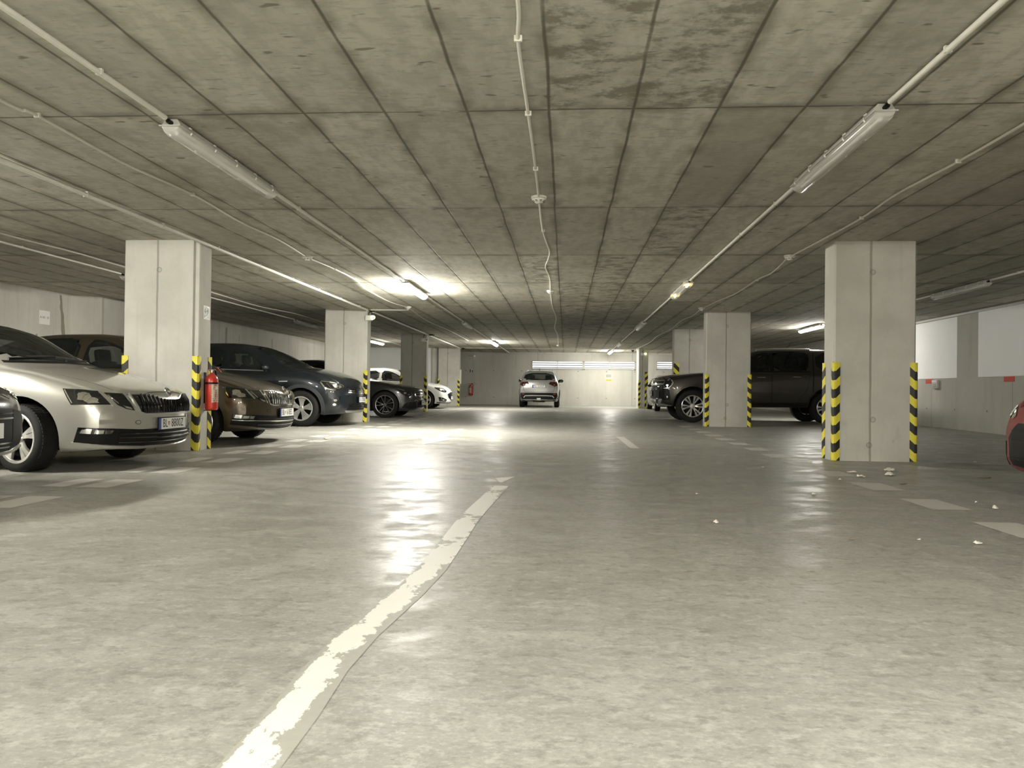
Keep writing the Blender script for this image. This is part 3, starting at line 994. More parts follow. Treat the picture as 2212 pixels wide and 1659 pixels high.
def body_rings(sp):
    L, hwm = sp['L'], sp['W'] / 2
    def section(s):
        zt, zb, be, hw = pchip(sp['top'], s), pchip(sp['bot'], s), pchip(sp['belt'], s), pchip(sp['half'], s)
        g = max(zt - be, 0.0); G = sp['H'] - sp['beltmid']
        t = clamp01(g / G); t2 = sstep((g - 0.14) / (G * 0.55))
        hwr = sp['hwr'] * hw / hwm
        ye = lerp(0.86 * hw, hwr, t)
        z8 = lerp(be + g * 0.60, zt - 0.055, t2)
        p6 = (hw - sp.get('shoulder', 0.045), be)
        pts = [(0, zb), (0.78 * hw, zb), (0.93 * hw, zb + 0.02), (0.985 * hw, zb + (be - zb) * 0.22), (hw, zb + (be - zb) * 0.55), (hw - 0.008, be - (be - zb) * 0.16), p6,
               ((p6[0] + ye) / 2 + 0.02 * t2, lerp(be + g * 0.32, (be + z8) / 2, t2)), (ye, z8), (ye * 0.62, lerp(be + g * 0.88, zt - 0.013, t2)), (0, zt)]
        return pts, be, max(g, 1e-4), hw
    def dense(pts, sub=4):
        out = []
        P = [pts[0]] + pts + [pts[-1]]
        P[0] = (-pts[1][0], pts[1][1]); P[-1] = (-pts[-2][0], pts[-2][1])
        for i in range(1, len(P) - 2):
            for j in range(sub):
                t = j / sub
                out.append(tuple(0.5 * ((2 * P[i][k]) + (-P[i - 1][k] + P[i + 1][k]) * t + (2 * P[i - 1][k] - 5 * P[i][k] + 4 * P[i + 1][k] - P[i + 2][k]) * t * t + (-P[i - 1][k] + 3 * P[i][k] - 3 * P[i + 1][k] + P[i + 2][k]) * t ** 3) for k in (0, 1)))
        out.append(pts[-1])
        return out
    nb, rb = sp.get('nose_bow', 0.34), sp.get('tail_bow', 0.22)
    def ring(s):
        pts, be, g, hw = section(s)
        d = dense(pts)
        bow = nb * max(0.0, 1 - s / 1.1) ** 1.6
        bowr = rb * max(0.0, 1 - (L - s) / 0.9) ** 1.6
        wb = pchip(sp['wsbow'], s)
        out = []
        half = []
        for (y, z) in d:
            q = (abs(y) / hwm)
            off = (bow - bowr) * q ** 2.3 + wb * q * q * clamp01((z - be) / g)
            half.append((-(s + off), y, z))
        left = half
        right = [(x, -y, z) for (x, y, z) in half[1:-1]][::-1]
        return left + right
    ss = [0.0, 0.012, 0.03, 0.055, 0.09, 0.13]
    s = 0.18
    while s < L - 0.30:
        ss.append(s); s += 0.06
    ss += [L - 0.27, L - 0.2, L - 0.14, L - 0.09, L - 0.05, L - 0.02, L]
    rings = [ring(q) for q in ss]
    return rings, nb, rb, hwm, L


def build_body(sp):
    rings, nb, rb, hwm, L = body_rings(sp)
    n = len(rings[0])
    verts = []; faces = []
    def caprings(r, bow, sgn, x0):
        zc = (min(p[2] for p in r) + max(p[2] for p in r)) / 2
        out = []
        for f in (0.12, 0.35, 0.6, 0.82):
            q = []
            for (x, y, z) in r:
                yy = y * f
                q.append((x0 + sgn * bow * (abs(yy) / hwm) ** 2.3, yy, zc + (z - zc) * f))
            out.append(q)
        return out, (x0, 0, zc)
    front, fc = caprings(rings[0], nb, -1, 0.0)
    back, bc = caprings(rings[-1], rb, 1, -L)
    allr = front + rings + back[::-1]
    for r in allr: verts += r
    for i in range(len(allr) - 1):
        for k in range(n):
            a = i * n + k; b = i * n + (k + 1) % n
            faces.append((a, b, b + n, a + n))
    ci = len(verts); verts.append(fc); verts.append(bc)
    last = (len(allr) - 1) * n
    for k in range(n):
        faces.append((ci, (k + 1) % n, k)); faces.append((ci + 1, last + k, last + (k + 1) % n))
    return verts, faces


def poly_inside(p, poly):
    x, y = p; c = False
    n = len(poly)
    for i in range(n):
        x1, y1 = poly[i]; x2, y2 = poly[(i + 1) % n]
        if (y1 > y) != (y2 > y) and x < (x2 - x1) * (y - y1) / (y2 - y1) + x1: c = not c
    return c


def chaikin(poly, it=1, k=0.25):
    for _ in range(it):
        out = []
        n = len(poly)
        for i in range(n):
            a, b = poly[i], poly[(i + 1) % n]
            out.append((lerp(a[0], b[0], k), lerp(a[1], b[1], k))); out.append((lerp(a[0], b[0], 1 - k), lerp(a[1], b[1], 1 - k)))
        poly = out
    return poly


def offset_poly(poly, d):
    """inset (d>0) a polygon by d"""
    n = len(poly)
    area = sum(poly[i][0] * poly[(i + 1) % n][1] - poly[(i + 1) % n][0] * poly[i][1] for i in range(n))
    sg = 1 if area > 0 else -1
    out = []
    for i in range(n):
        p0, p1, p2 = Vector(poly[i - 1]), Vector(poly[i]), Vector(poly[(i + 1) % n])
        e1 = (p1 - p0); e2 = (p2 - p1)
        if e1.length < 1e-9 or e2.length < 1e-9: out.append(tuple(p1)); continue
        e1.normalize(); e2.normalize()
        n1 = Vector((-e1.y, e1.x)) * sg; n2 = Vector((-e2.y, e2.x)) * sg
        b = n1 + n2
        if b.length < 1e-6: b = n1
        b.normalize(); c = max(0.35, b.dot(n1))
        out.append(tuple(p1 + b * (d / c)))
    return out


class Car:
    def __init__(self, sp, name, loc, rz, label, cat='car'):
        self.sp = sp
        self.root = empty(name, loc, rz)
        tag(self.root, label, cat)
        verts, faces = build_body(sp)
        self.bvh = BVHTree.FromPolygons([Vector(v) for v in verts], faces)
        self.L, self.hw = sp['L'], sp['W'] / 2
        self.body(verts, faces)

    # ---- projection frames: return point, normal on the body skin
    def hit(self, frame, u, v):
        if frame == 'F': o, d = Vector((3, u, v)), Vector((-1, 0, 0))
        elif frame == 'R': o, d = Vector((-self.L - 3, u, v)), Vector((1, 0, 0))
        elif frame == 'L': o, d = Vector((-u, 3, v)), Vector((0, -1, 0))
        elif frame == 'S': o, d = Vector((-u, -3, v)), Vector((0, 1, 0))
        elif frame == 'T': o, d = Vector((-u, v, 4)), Vector((0, 0, -1))
        elif frame == 'C':
            a = math.radians(u); o, d = Vector((-1.0, 0, v)), Vector((math.cos(a), math.sin(a), 0))
        elif frame == 'B':
            a = math.radians(u); o, d = Vector((-self.L + 1.0, 0, v)), Vector((-math.cos(a), math.sin(a), 0))
        h = self.bvh.ray_cast(o, d)
        if h[0] is None:
            if frame in 'CB': q = o + d * 0.9
            else: q = o + d * 3
            h = self.bvh.find_nearest(q)
        p, nrm = h[0], h[1]
        if frame in 'CB':
            if nrm.dot(d) < 0: nrm = -nrm
        elif nrm.dot(d) > 0: nrm = -nrm
        return p, nrm

    def patch(self, name, mat, frame, poly, off=0.004, parent=None, cell=None, rnd=0, lift=None, sm=40):
        if rnd: poly = chaikin(poly, rnd)
        cu = 2.6 if frame in 'CB' else 0.05
        cv = 0.035 if frame in 'CB' else 0.05
        if cell: cu *= cell; cv *= cell
        bm = bmesh.new()
        bm.faces.new([bm.verts.new((p[0], p[1], 0)) for p in poly])
        us = [p[0] for p in poly]; vv = [p[1] for p in poly]
        for lo, hi, step, nrm in ((min(us), max(us), cu, (1, 0, 0)), (min(vv), max(vv), cv, (0, 1, 0))):
            k = math.floor(lo / step) + 1
            while k * step < hi - 1e-6:
                c = k * step
                bmesh.ops.bisect_plane(bm, geom=bm.verts[:] + bm.edges[:] + bm.faces[:], plane_co=Vector(nrm) * c, plane_no=nrm, dist=1e-7)
                k += 1
        inner = []
        for v in bm.verts:
            p, n = self.hit(frame, v.co.x, v.co.y)
            inner.append((v, p, n))
        for v, p, n in inner:
            o_ = off
            if lift: o_ += lift(v.co.x, v.co.y)
            v.co = p + n * o_
            v.normal = n
        nmap = {v: n for v, p, n in inner}
        be = [e for e in bm.edges if e.is_boundary]
        r = bmesh.ops.extrude_edge_only(bm, edges=be)
        nv = [g for g in r['geom'] if isinstance(g, bmesh.types.BMVert)]
        old = list(nmap.keys())
        from mathutils.kdtree import KDTree
        kd = KDTree(len(old))
        for i, v in enumerate(old): kd.insert(v.co, i)
        kd.balance()
        for v in nv:
            _, i, _ = kd.find(v.co)
            v.co = v.co - nmap[old[i]] * (off + 0.006)
        bmesh.ops.recalc_face_normals(bm, faces=bm.faces[:])
        bm.normal_update()
        # make sure faces look outwards
        f = max(bm.faces, key=lambda q: q.calc_area())
        pv = min(old, key=lambda v: (v.co - f.calc_center_median()).length)
        if f.normal.dot(nmap[pv]) < 0: bmesh.ops.reverse_faces(bm, faces=bm.faces[:])
        me = bpy.data.meshes.new(name); bm.to_mesh(me); bm.free()
        smooth(me, sm)
        return link(name, me, mat, parent or self.root)

    def strip(self, name, mat, frame, pts, w, off=0.004, parent=None, closed=False, r3=False):
        """narrow raised band (or round bead) following the skin"""
        P = list(pts)
        if closed: P = P + [P[0]]
        Q = []
        for i in range(len(P) - 1):
            a, b = P[i], P[i + 1]
            du = (b[0] - a[0]) * (0.0157 if frame in 'CB' else 1)
            k = max(1, int(math.hypot(du, b[1] - a[1]) / 0.05))
            for j in range(k): Q.append((lerp(a[0], b[0], j / k), lerp(a[1], b[1], j / k)))
        Q.append(P[-1])
        H = [self.hit(frame, u, v) for (u, v) in Q]
        m = MB()
        if r3:
            m.tube([p + n * off for p, n in H], w / 2, 6)
        else:
            vs = []
            for i, (p, n) in enumerate(H):
                t = (H[min(i + 1, len(H) - 1)][0] - H[max(i - 1, 0)][0])
                t = t.normalized() if t.length > 1e-9 else Vector((0, 0, 1))
                s = n.cross(t).normalized() * (w / 2)
                vs += [p + s - n * 0.004, p + s + n * off, p - s + n * off, p - s - n * 0.004]
            fs = []
            for i in range(len(H) - 1):
                a, b = i * 4, i * 4 + 4
                for k in range(3): fs.append((a + k, a + k + 1, b + k + 1, b + k))
            fs += [(0, 1, 2, 3), (len(vs) - 1, len(vs) - 2, len(vs) - 3, len(vs) - 4)]
            m.add(vs, fs)
        return m.build(name, mat, parent or self.root, 40)

    def body(self, verts, faces):
        sp = self.sp
        me = bpy.data.meshes.new('body'); me.from_pydata(verts, [], faces)
        bm = bmesh.new(); bm.from_mesh(me)
        bmesh.ops.remove_doubles(bm, verts=bm.verts, dist=1e-5)
        bmesh.ops.recalc_face_normals(bm, faces=bm.faces); bm.to_mesh(me); bm.free()
        me.materials.append(sp['paint']); me.materials.append(M_WELL)
        tmp = bpy.data.objects.new('tmp', me); COL.objects.link(tmp)
        cut = MB()
        r = sp['rw'] + sp.get('gap', 0.05)
        for s in (sp['fo'], sp['fo'] + sp['wb']):
            for q in (-1, 1):
                Mx = Matrix.Translation((-s, q * (self.hw - 0.32), sp['rw'] + sp.get('arch_up', 0.0))) @ Matrix.Rotation(-q * math.pi / 2, 4, 'X')
                cut.lathe([(r, 0.0), (r, 0.6)], 48, mi=1, M=Mx)
        cm = cut.mesh('cut'); cm.materials.append(sp['paint']); cm.materials.append(M_WELL)
        co = bpy.data.objects.new('cut', cm); COL.objects.link(co)
        md = tmp.modifiers.new('b', 'BOOLEAN'); md.object = co; md.operation = 'DIFFERENCE'; md.solver = 'EXACT'
        dg = bpy.context.evaluated_depsgraph_get()
        out = bpy.data.meshes.new_from_object(tmp.evaluated_get(dg))
        for o in (tmp, co): bpy.data.objects.remove(o)
        # window openings
        bm = bmesh.new(); bm.from_mesh(out)
        bm.normal_update()
        kill = []
        holes = sp['holes']
        for f in bm.faces:
            if f.material_index == 1: continue
            c = f.calc_center_median(); n = f.normal
            for (fr, poly) in holes:
                if fr == 'S':
                    if abs(n.y) > 0.35 and poly_inside((-c.x, c.z), poly): kill.append(f); break
                elif fr == 'F':
                    if n.x > 0.05 and n.z > 0.1 and -c.x > 0.8 and -c.x < self.L * 0.62 and poly_inside((c.y, c.z), poly): kill.append(f); break
                elif fr == 'R':
                    if n.x < -0.05 and -c.x > self.L * 0.6 and poly_inside((c.y, c.z), poly): kill.append(f); break
        bmesh.ops.delete(bm, geom=kill, context='FACES')
        bm.to_mesh(out)
        # dark cabin lining just inside the skin
        bl = bm
        dele = [f for f in bl.faces if f.material_index == 1 or f.calc_center_median().z < sp['beltmid'] - 0.25 or -f.calc_center_median().x < sp['cab'][0] or -f.calc_center_median().x > sp['cab'][1]]
        bmesh.ops.delete(bl, geom=dele, context='FACES')
        bl.normal_update()
        for v in bl.verts: v.co = v.co - v.normal * 0.022
        bmesh.ops.reverse_faces(bl, faces=bl.faces[:])
        lin = bpy.data.meshes.new('cabin_lining'); bl.to_mesh(lin); bl.free()
        smooth(out, 32); out.name = 'body'
        b = link('body', out, None, self.root)
        smooth(lin, 60)
        link('cabin_lining', lin, M_TRIMIN, self.root)
        self.interior()
        for i, (s, nm) in enumerate(((sp['fo'], 'front'), (sp['fo'] + sp['wb'], 'rear'))):
            for q in (-1, 1): self.wheel(s, q, sp.get('steer', 0.0) if i == 0 else 0.0)

    def interior(self):
        sp = self.sp
        a, b = sp['cab']
        z = sp['beltmid'] - 0.22
        m = MB()
        m.box((-(a + b) / 2, 0, z - 0.3), (b - a, self.hw * 1.7, 0.04))
        m.box((-(a + 0.30), 0, z + 0.02), (0.5, self.hw * 1.62, 0.26), bev=0.06)
        m.build('dashboard', M_TRIMIN, self.root, 40)
        st = []
        xs = sp.get('seats', (a + 1.25, a + 2.15))
        for xi, x in enumerate(xs):
            for y in (-0.37, 0.37):
                k = MB()
                k.box((0, 0, 0), (0.52, 0.50, 0.16), M=Matrix.Translation((-x + 0.25, y, z - 0.2)), bev=0.05)
                k.box((0, 0, 0.29), (0.13, 0.48, 0.62), M=Matrix.Translation((-x, y, z - 0.2)) @ Matrix.Rotation(-0.3, 4, 'Y'), bev=0.05)
                so = k.build('seat', M_SEAT, self.root, 40)
                h = MB()
                hz = sp.get('headz', z + 0.50)
                h.box((0, 0, 0), (0.11, 0.27, 0.19), M=Matrix.Translation((-x - 0.19, y, hz)) @ Matrix.Rotation(-0.15, 4, 'Y'), bev=0.045)
                for s in (-0.05, 0.05): h.tube([(-x - 0.16, y + s, hz - 0.20), (-x - 0.185, y + s, hz - 0.05)], 0.008, 6)
                h.build('headrest', M_SEAT, so, 40)
        w = MB()
        yd = 0.37
        n = 24
        Mx = Matrix.Translation((-(a + 0.66), yd, z + 0.16)) @ Matrix.Rotation(-1.2, 4, 'Y')
        pts = [Mx @ Vector((0.18 * math.cos(2 * math.pi * i / n), 0.18 * math.sin(2 * math.pi * i / n), 0)) for i in range(n + 1)]
        w.tube(pts, 0.014, 6)
        w.tube([Mx @ Vector((-0.17, 0, 0)), Mx @ Vector((0.17, 0, 0))], 0.018, 6)
        w.tube([Mx @ Vector((0, 0, 0)), Mx @ Vector((0, 0, -0.3))], 0.03, 8)
        w.build('steering_wheel', M_TRIMIN, self.root, 40)

    def wheel(self, s, q, steer=0.0):
        sp = self.sp
        rw, w = sp['rw'], sp.get('tw', 0.215)
        rr = sp.get('rim', rw * 0.68)
        key = (sp['rimstyle'], rw, rr, w)
        if key not in Car.wcache: Car.wcache[key] = wheel_meshes(*key)
        rim, dark, tyre = Car.wcache[key]
        y = q * (self.hw - 0.015 - w / 2)
        rim_mat, dark_mat = sp.get('rim_mats', (M_ALLOY, M_BLACK))
        a = sp.get('spin', 0.0)
        o = bpy.data.objects.new('wheel', self._m(rim, rim_mat)); COL.objects.link(o); o.parent = self.root
        o.matrix_local = Matrix.Translation((-s, y, rw)) @ Matrix.Rotation(steer, 4, 'Z') @ Matrix.Rotation(-q * math.pi / 2, 4, 'X') @ Matrix.Rotation(a, 4, 'Z')
        for nm, me, mt in (('tyre', tyre, M_RUBBER), ('wheel_barrel', dark, dark_mat)):
            t = bpy.data.objects.new(nm, self._m(me, mt)); COL.objects.link(t); t.parent = o

    wcache = {}
    mcache = {}

    def _m(self, me, mat):
        k = (me.name, mat.name)
        if k not in Car.mcache:
            c = me.copy(); c.materials.clear(); c.materials.append(mat); Car.mcache[k] = c
        return Car.mcache[k]

    # ---- ready-made features
    def windows(self):
        sp = self.sp
        for (name, fr, poly, mat) in sp['windows']:
            for side in (('S', 'L') if fr == 'S' else (fr,)):
                fo = self.patch(name, mat, side, poly, 0.006, rnd=1)
                ins = offset_poly(chaikin(poly, 1), sp.get('frit', 0.028))
                out = chaikin(poly, 1)
                self.ring('window_seal', M_BLACK, side, out, ins, 0.002, fo)

    def ring(self, name, mat, frame, outer, inner, off, parent=None):
        vs = []; fs = []
        n = len(outer)
        def dens(poly):
            out = []
            for i in range(n):
                a, b = poly[i], poly[(i + 1) % n]
                k = 4
                for j in range(k): out.append((lerp(a[0], b[0], j / k), lerp(a[1], b[1], j / k)))
            return out
        O, I = dens(outer), dens(inner)
        m = len(O)
        for (u, v) in O:
            p, nn = self.hit(frame, u, v); vs.append(p + nn * off)
        for (u, v) in I:
            p, nn = self.hit(frame, u, v); vs.append(p + nn * off)
        for i in range(m):
            j = (i + 1) % m
            fs.append((i, j, m + j, m + i))
        me = bpy.data.meshes.new(name); me.from_pydata([tuple(v) for v in vs], [], fs)
        smooth(me, 50)
        return link(name, me, mat, parent or self.root)

    def door(self, poly, off=0.003):
        for side in ('S', 'L'):
            d = self.patch('door', self.sp['paint'], side, offset_poly(poly, 0.004), off)
            self.strip('door_seam', M_BLACK, side, poly, 0.010, 0.0015, d, closed=True)
            yield side, d

    def mirror(self, s, z, mat, size=(0.10, 0.20, 0.13)):
        for q in (-1, 1):
            p, n = self.hit('L' if q > 0 else 'S', s + 0.03, z - 0.03)
            c = Vector((-s, q * (abs(p.y) + 0.13), z + 0.03))
            bm = bmesh.new(); bmesh.ops.create_uvsphere(bm, u_segments=20, v_segments=12, radius=0.5)
            for v in bm.verts:
                x, y, zz = v.co
                sx = size[0] * 1.5 if x > 0 else size[0] * 0.5
                taper = 1 - 0.35 * (y * -q + 0.5) * 0.6
                v.co = Vector((x * sx * 1.2, y * size[1], (zz * size[2] * taper)))
                if abs(zz) > 0.3: v.co.z *= 0.93
            me = bpy.data.meshes.new('side_mirror'); bm.to_mesh(me); bm.free(); smooth(me, 60)
            o = link('side_mirror', me, mat, self.root); o.location = c
            a = MB().tube([p - n * 0.01 - c, (p - c) * 0.45 + Vector((0, 0, -0.03)), Vector((0.01, -q * 0.05, -0.03))], [0.022, 0.026, 0.03], 8)
            a.build('mirror_arm', M_BLACK, o, 40)
            g = MB().box((-size[0] * 0.36, 0, 0), (0.006, size[1] * 0.72, size[2] * 0.66), bev=0.002)
            g.build('mirror_glass', M_GLOSSBLACK, o, 40)  # gloss black puts a dark reflection into the glass colour

    def plate(self, fr, z, text, y=0.0, w=0.52, h=0.112, off=0.012, shield=True, tilt=0.0):
        p, n = self.hit(fr, y, z)
        sx = 1 if fr == 'F' else -1
        e1 = self.hit(fr, y + 0.2, z)[0].x; e2 = self.hit(fr, y - 0.2, z)[0].x
        x = (max(p.x, e1, e2) if sx > 0 else min(p.x, e1, e2)) + sx * off
        base = Matrix.Translation((x, y, z)) @ (Matrix.Rotation(math.pi / 2, 4, 'Z') if sx > 0 else Matrix.Rotation(-math.pi / 2, 4, 'Z')) @ Matrix.Rotation(math.pi / 2, 4, 'X') @ Matrix.Rotation(tilt, 4, 'X')
        m = MB().box((0, 0, -0.006), (w + 0.016, h + 0.016, 0.012), bev=0.003)
        pf = m.build('number_plate', M_BLACK, self.root, 30); pf.matrix_local = base
        MB().box((0.02, 0, 0.0005), (w - 0.044, h - 0.004, 0.002)).build('plate_face', M_PLATEW, pf)
        MB().box((-w / 2 + 0.02, 0, 0.0005), (0.04, h - 0.004, 0.002)).build('country_band', M_PLATEB, pf)
        if text:
            a, b = text
            for t, xc in ((a, -0.145), (b, 0.090)):
                me = text_mesh(t, h * 1.02)
                o = link('plate_text', me, M_PLATEK, pf)
                o.location = (xc, 0, 0.002); o.scale = (0.78, 1, 1)
            s = MB().prism([(-0.014, 0.02), (0.014, 0.02), (0.014, -0.004), (0, -0.022), (-0.014, -0.004)], 0.0016, 0.0026)
            so = s.build('crest', M_REFLECT, pf); so.location = (-0.075, 0, 0)
            MB().box((0, 0, 0.0030), (0.004, 0.028, 0.0008)).box((0, 0.004, 0.0030), (0.016, 0.004, 0.0008)).build('crest_cross', M_PLATEW, so)
        return pf

    def lamp_unit(self, name, frame, poly, bulbs=(), mat=None, rim=None, rnd=1, off=0.005, parent=None):
        """dark glossy unit with bright reflectors at the given (u, v, ru, rv)"""
        o = self.patch(name, mat or M_GLOSSBLACK, frame, poly, off, rnd=rnd, parent=parent)
        for (u, v, ru, rv) in bulbs:
            el = [(u + ru * math.cos(2 * math.pi * i / 14), v + rv * math.sin(2 * math.pi * i / 14)) for i in range(14)]
            self.patch('reflector', M_LENS, frame, el, off + 0.004, parent=o)
        if rim: self.strip('lamp_trim', rim, frame, chaikin(poly, 1), 0.008, off + 0.003, o, closed=True)
        return o

    def both(self, poly): return [poly, [(-u, v) for (u, v) in poly]]

    def arch(self, mat, w=0.05, off=0.012):
        sp = self.sp
        r = sp['rw'] + sp.get('gap', 0.05)
        for s in (sp['fo'], sp['fo'] + sp['wb']):
            for side in ('S', 'L'):
                n = 26; O = []; I = []
                zc = sp['rw'] + sp.get('arch_up', 0.0)
                a0, a1 = -0.35, math.pi + 0.35
                vs = []; fs = []
                for i in range(n + 1):
                    a = lerp(a0, a1, i / n)
                    for rr, o_ in ((r - 0.004, -0.02), (r - 0.004, off), (r + w, off), (r + w + 0.004, -0.004)):
                        u, v = s + rr * math.cos(a), zc + rr * math.sin(a)
                        v = max(v, pchip(sp['bot'], u) + 0.02)
                        p, nn = self.hit(side, u, v)
                        vs.append(p + Vector((0, nn.y, 0)).normalized() * o_ if abs(nn.y) > 0.2 else p + nn * o_)
                for i in range(n):
                    for k in range(3):
                        a, b = i * 4 + k, (i + 1) * 4 + k
                        fs.append((a, a + 1, b + 1, b))
                m = MB().add(vs, fs)
                m.build('wheel_arch_trim', mat, self.root, 50)

    def handles(self, spots, mat):
        for side in ('S', 'L'):
            for (s, z) in spots:
                p, n = self.hit(side, s, z)
                q = 1 if side == 'L' else -1
                m = MB().tube([p + Vector((0.10, 0, 0)), p + Vector((0.085, q * 0.03, 0.0)), p + Vector((-0.085, q * 0.03, 0.0)), p + Vector((-0.10, 0, 0))], 0.012, 8)
                m.build('door_handle', mat, self.root, 40)


def wheel_meshes(style, rw, rr, w):
    # local axis z = outward
    h = w / 2
    t = MB()
    prof = [(rr - 0.012, -h * 0.86), (rr + 0.004, -h * 0.95), (lerp(rr, rw, 0.45), -h), (rw - 0.025, -h * 0.93), (rw - 0.006, -h * 0.78), (rw, -h * 0.5), (rw + 0.001, 0), (rw, h * 0.5), (rw - 0.006, h * 0.78), (rw - 0.025, h * 0.93), (lerp(rr, rw, 0.45), h), (rr + 0.004, h * 0.95), (rr - 0.012, h * 0.86)]
    t.lathe(prof, 56, close=True)
    # tread blocks
    for i in range(56):
        a = 2 * math.pi * i / 56
        for zz in (-0.62, -0.22, 0.22, 0.62):
            t.box((rw - 0.004, 0, zz * h), (0.014, 0.022, h * 0.33), M=Matrix.Rotation(a + (0.02 if zz > 0 else 0), 4, 'Z'))
    tyre = t.mesh('tyre_mesh', 40)
    b = MB()
    b.lathe([(rr - 0.012, h * 0.80), (rr - 0.03, h * 0.55), (rr - 0.05, -h * 0.2), (rr - 0.05, -h * 0.8), (rr - 0.012, -h * 0.86)], 48, cap=False)
    b.lathe([(0.0, -h * 0.1), (rr * 0.72, -h * 0.1), (rr * 0.72, -h * 0.35), (0, -h * 0.35)], 40)
    dark = b.mesh('barrel_mesh', 40)
    r = MB()
    r.lathe([(rr - 0.016, h * 0.86), (rr + 0.003, h * 0.97), (rr - 0.004, h * 1.0), (rr - 0.020, h * 0.97), (rr - 0.024, h * 0.82)], 64, close=True)
    n, twin, wid, hubr, dish = style
    zo, zi = h * 0.90, h * (0.90 - dish)
    r.lathe([(0.0, zi + 0.016), (hubr * 0.8, zi + 0.014), (hubr, zi), (hubr, zi - 0.03), (0, zi - 0.03)], 28)
    for i in range(n):
        a = 2 * math.pi * i / n
        for q in ((-1, 1) if twin > 0 else (0,)):
            a_in = a + q * twin * 0.25
            a_out = a + q * twin
            p0 = Vector((hubr * 0.6 * math.cos(a_in), hubr * 0.6 * math.sin(a_in), zi))
            p1 = Vector(((rr - 0.012) * math.cos(a_out), (rr - 0.012) * math.sin(a_out), zo))
            d = (p1 - p0); e = Vector((0, 0, 1)).cross(d).normalized()
            vs = []
            for t_, ww in ((0, wid * 0.75), (0.55, wid * 0.8), (1.0, wid * 1.5)):
                c = p0.lerp(p1, t_); c.z += 0.012 * math.sin(math.pi * t_)
                vs += [c + e * ww / 2 + Vector((0, 0, -0.022)), c + e * ww / 2 * 0.75, c - e * ww / 2 * 0.75, c - e * ww / 2 + Vector((0, 0, -0.022))]
            fs = []
            for j in range(2):
                for k in range(4):
                    fs.append((j * 4 + k, j * 4 + (k + 1) % 4, j * 4 + 4 + (k + 1) % 4, j * 4 + 4 + k))
            fs += [(3, 2, 1, 0), (8, 9, 10, 11)]
            r.add(vs, fs)
    for i in range(5):
        a = 2 * math.pi * (i + 0.5) / 5
        r.lathe([(0.009, zi - 0.005), (0.009, zi + 0.014), (0, zi + 0.016)], 8, M=Matrix.Translation((hubr * 0.66 * math.cos(a), hubr * 0.66 * math.sin(a), 0)))
    rim = r.mesh('rim_mesh', 35)
    return rim, dark, tyre

P_SILVER = mat_paint('silver_paint', (0.50, 0.49, 0.44), 0.6, 0.30)
P_BROWN = mat_paint('brown_paint', (0.080, 0.062, 0.040), 0.7, 0.30)
P_NAVY = mat_paint('navy_paint', (0.010, 0.014, 0.018), 0.45, 0.28)
P_CHARCOAL = mat_paint('charcoal_paint', (0.045, 0.046, 0.046), 0.6, 0.28)
P_WHITE = mat_paint('white_paint', (0.78, 0.78, 0.75), 0.0, 0.35)
P_PICKUP = mat_paint('bronze_grey_paint', (0.044, 0.039, 0.030), 0.6, 0.30)
P_LIGHTSILVER = mat_paint('light_silver_paint', (0.43, 0.43, 0.42), 0.6, 0.30)
P_BLACK = mat_paint('black_paint', (0.022, 0.022, 0.021), 0.5, 0.28)
P_REDCAR = mat_paint('red_paint', (0.19, 0.005, 0.003), 0.1, 0.42, 0.25)


def zs(tab, k): return [(a, b * k) for a, b in tab]
def ps(poly, k): return [(a, b * k) for a, b in poly]


def with_windows(sp, A, B, C, W, R, gl=None, rear=None):
    gl = gl or M_GLASS
    sp['holes'] = [('S', offset_poly(A, .03)), ('S', offset_poly(B, .03)), ('F', offset_poly(W, .04)), ('R', offset_poly(R, .04))]
    sp['windows'] = [('front_door_window', 'S', A, gl), ('rear_door_window', 'S', B, gl)]
    if C: sp['windows'].append(('quarter_window', 'S', C, M_GLASSD))
    sp['windows'] += [('windscreen', 'F', W, M_GLASS), ('rear_window', 'R', R, rear or M_GLASSD)]
    return sp


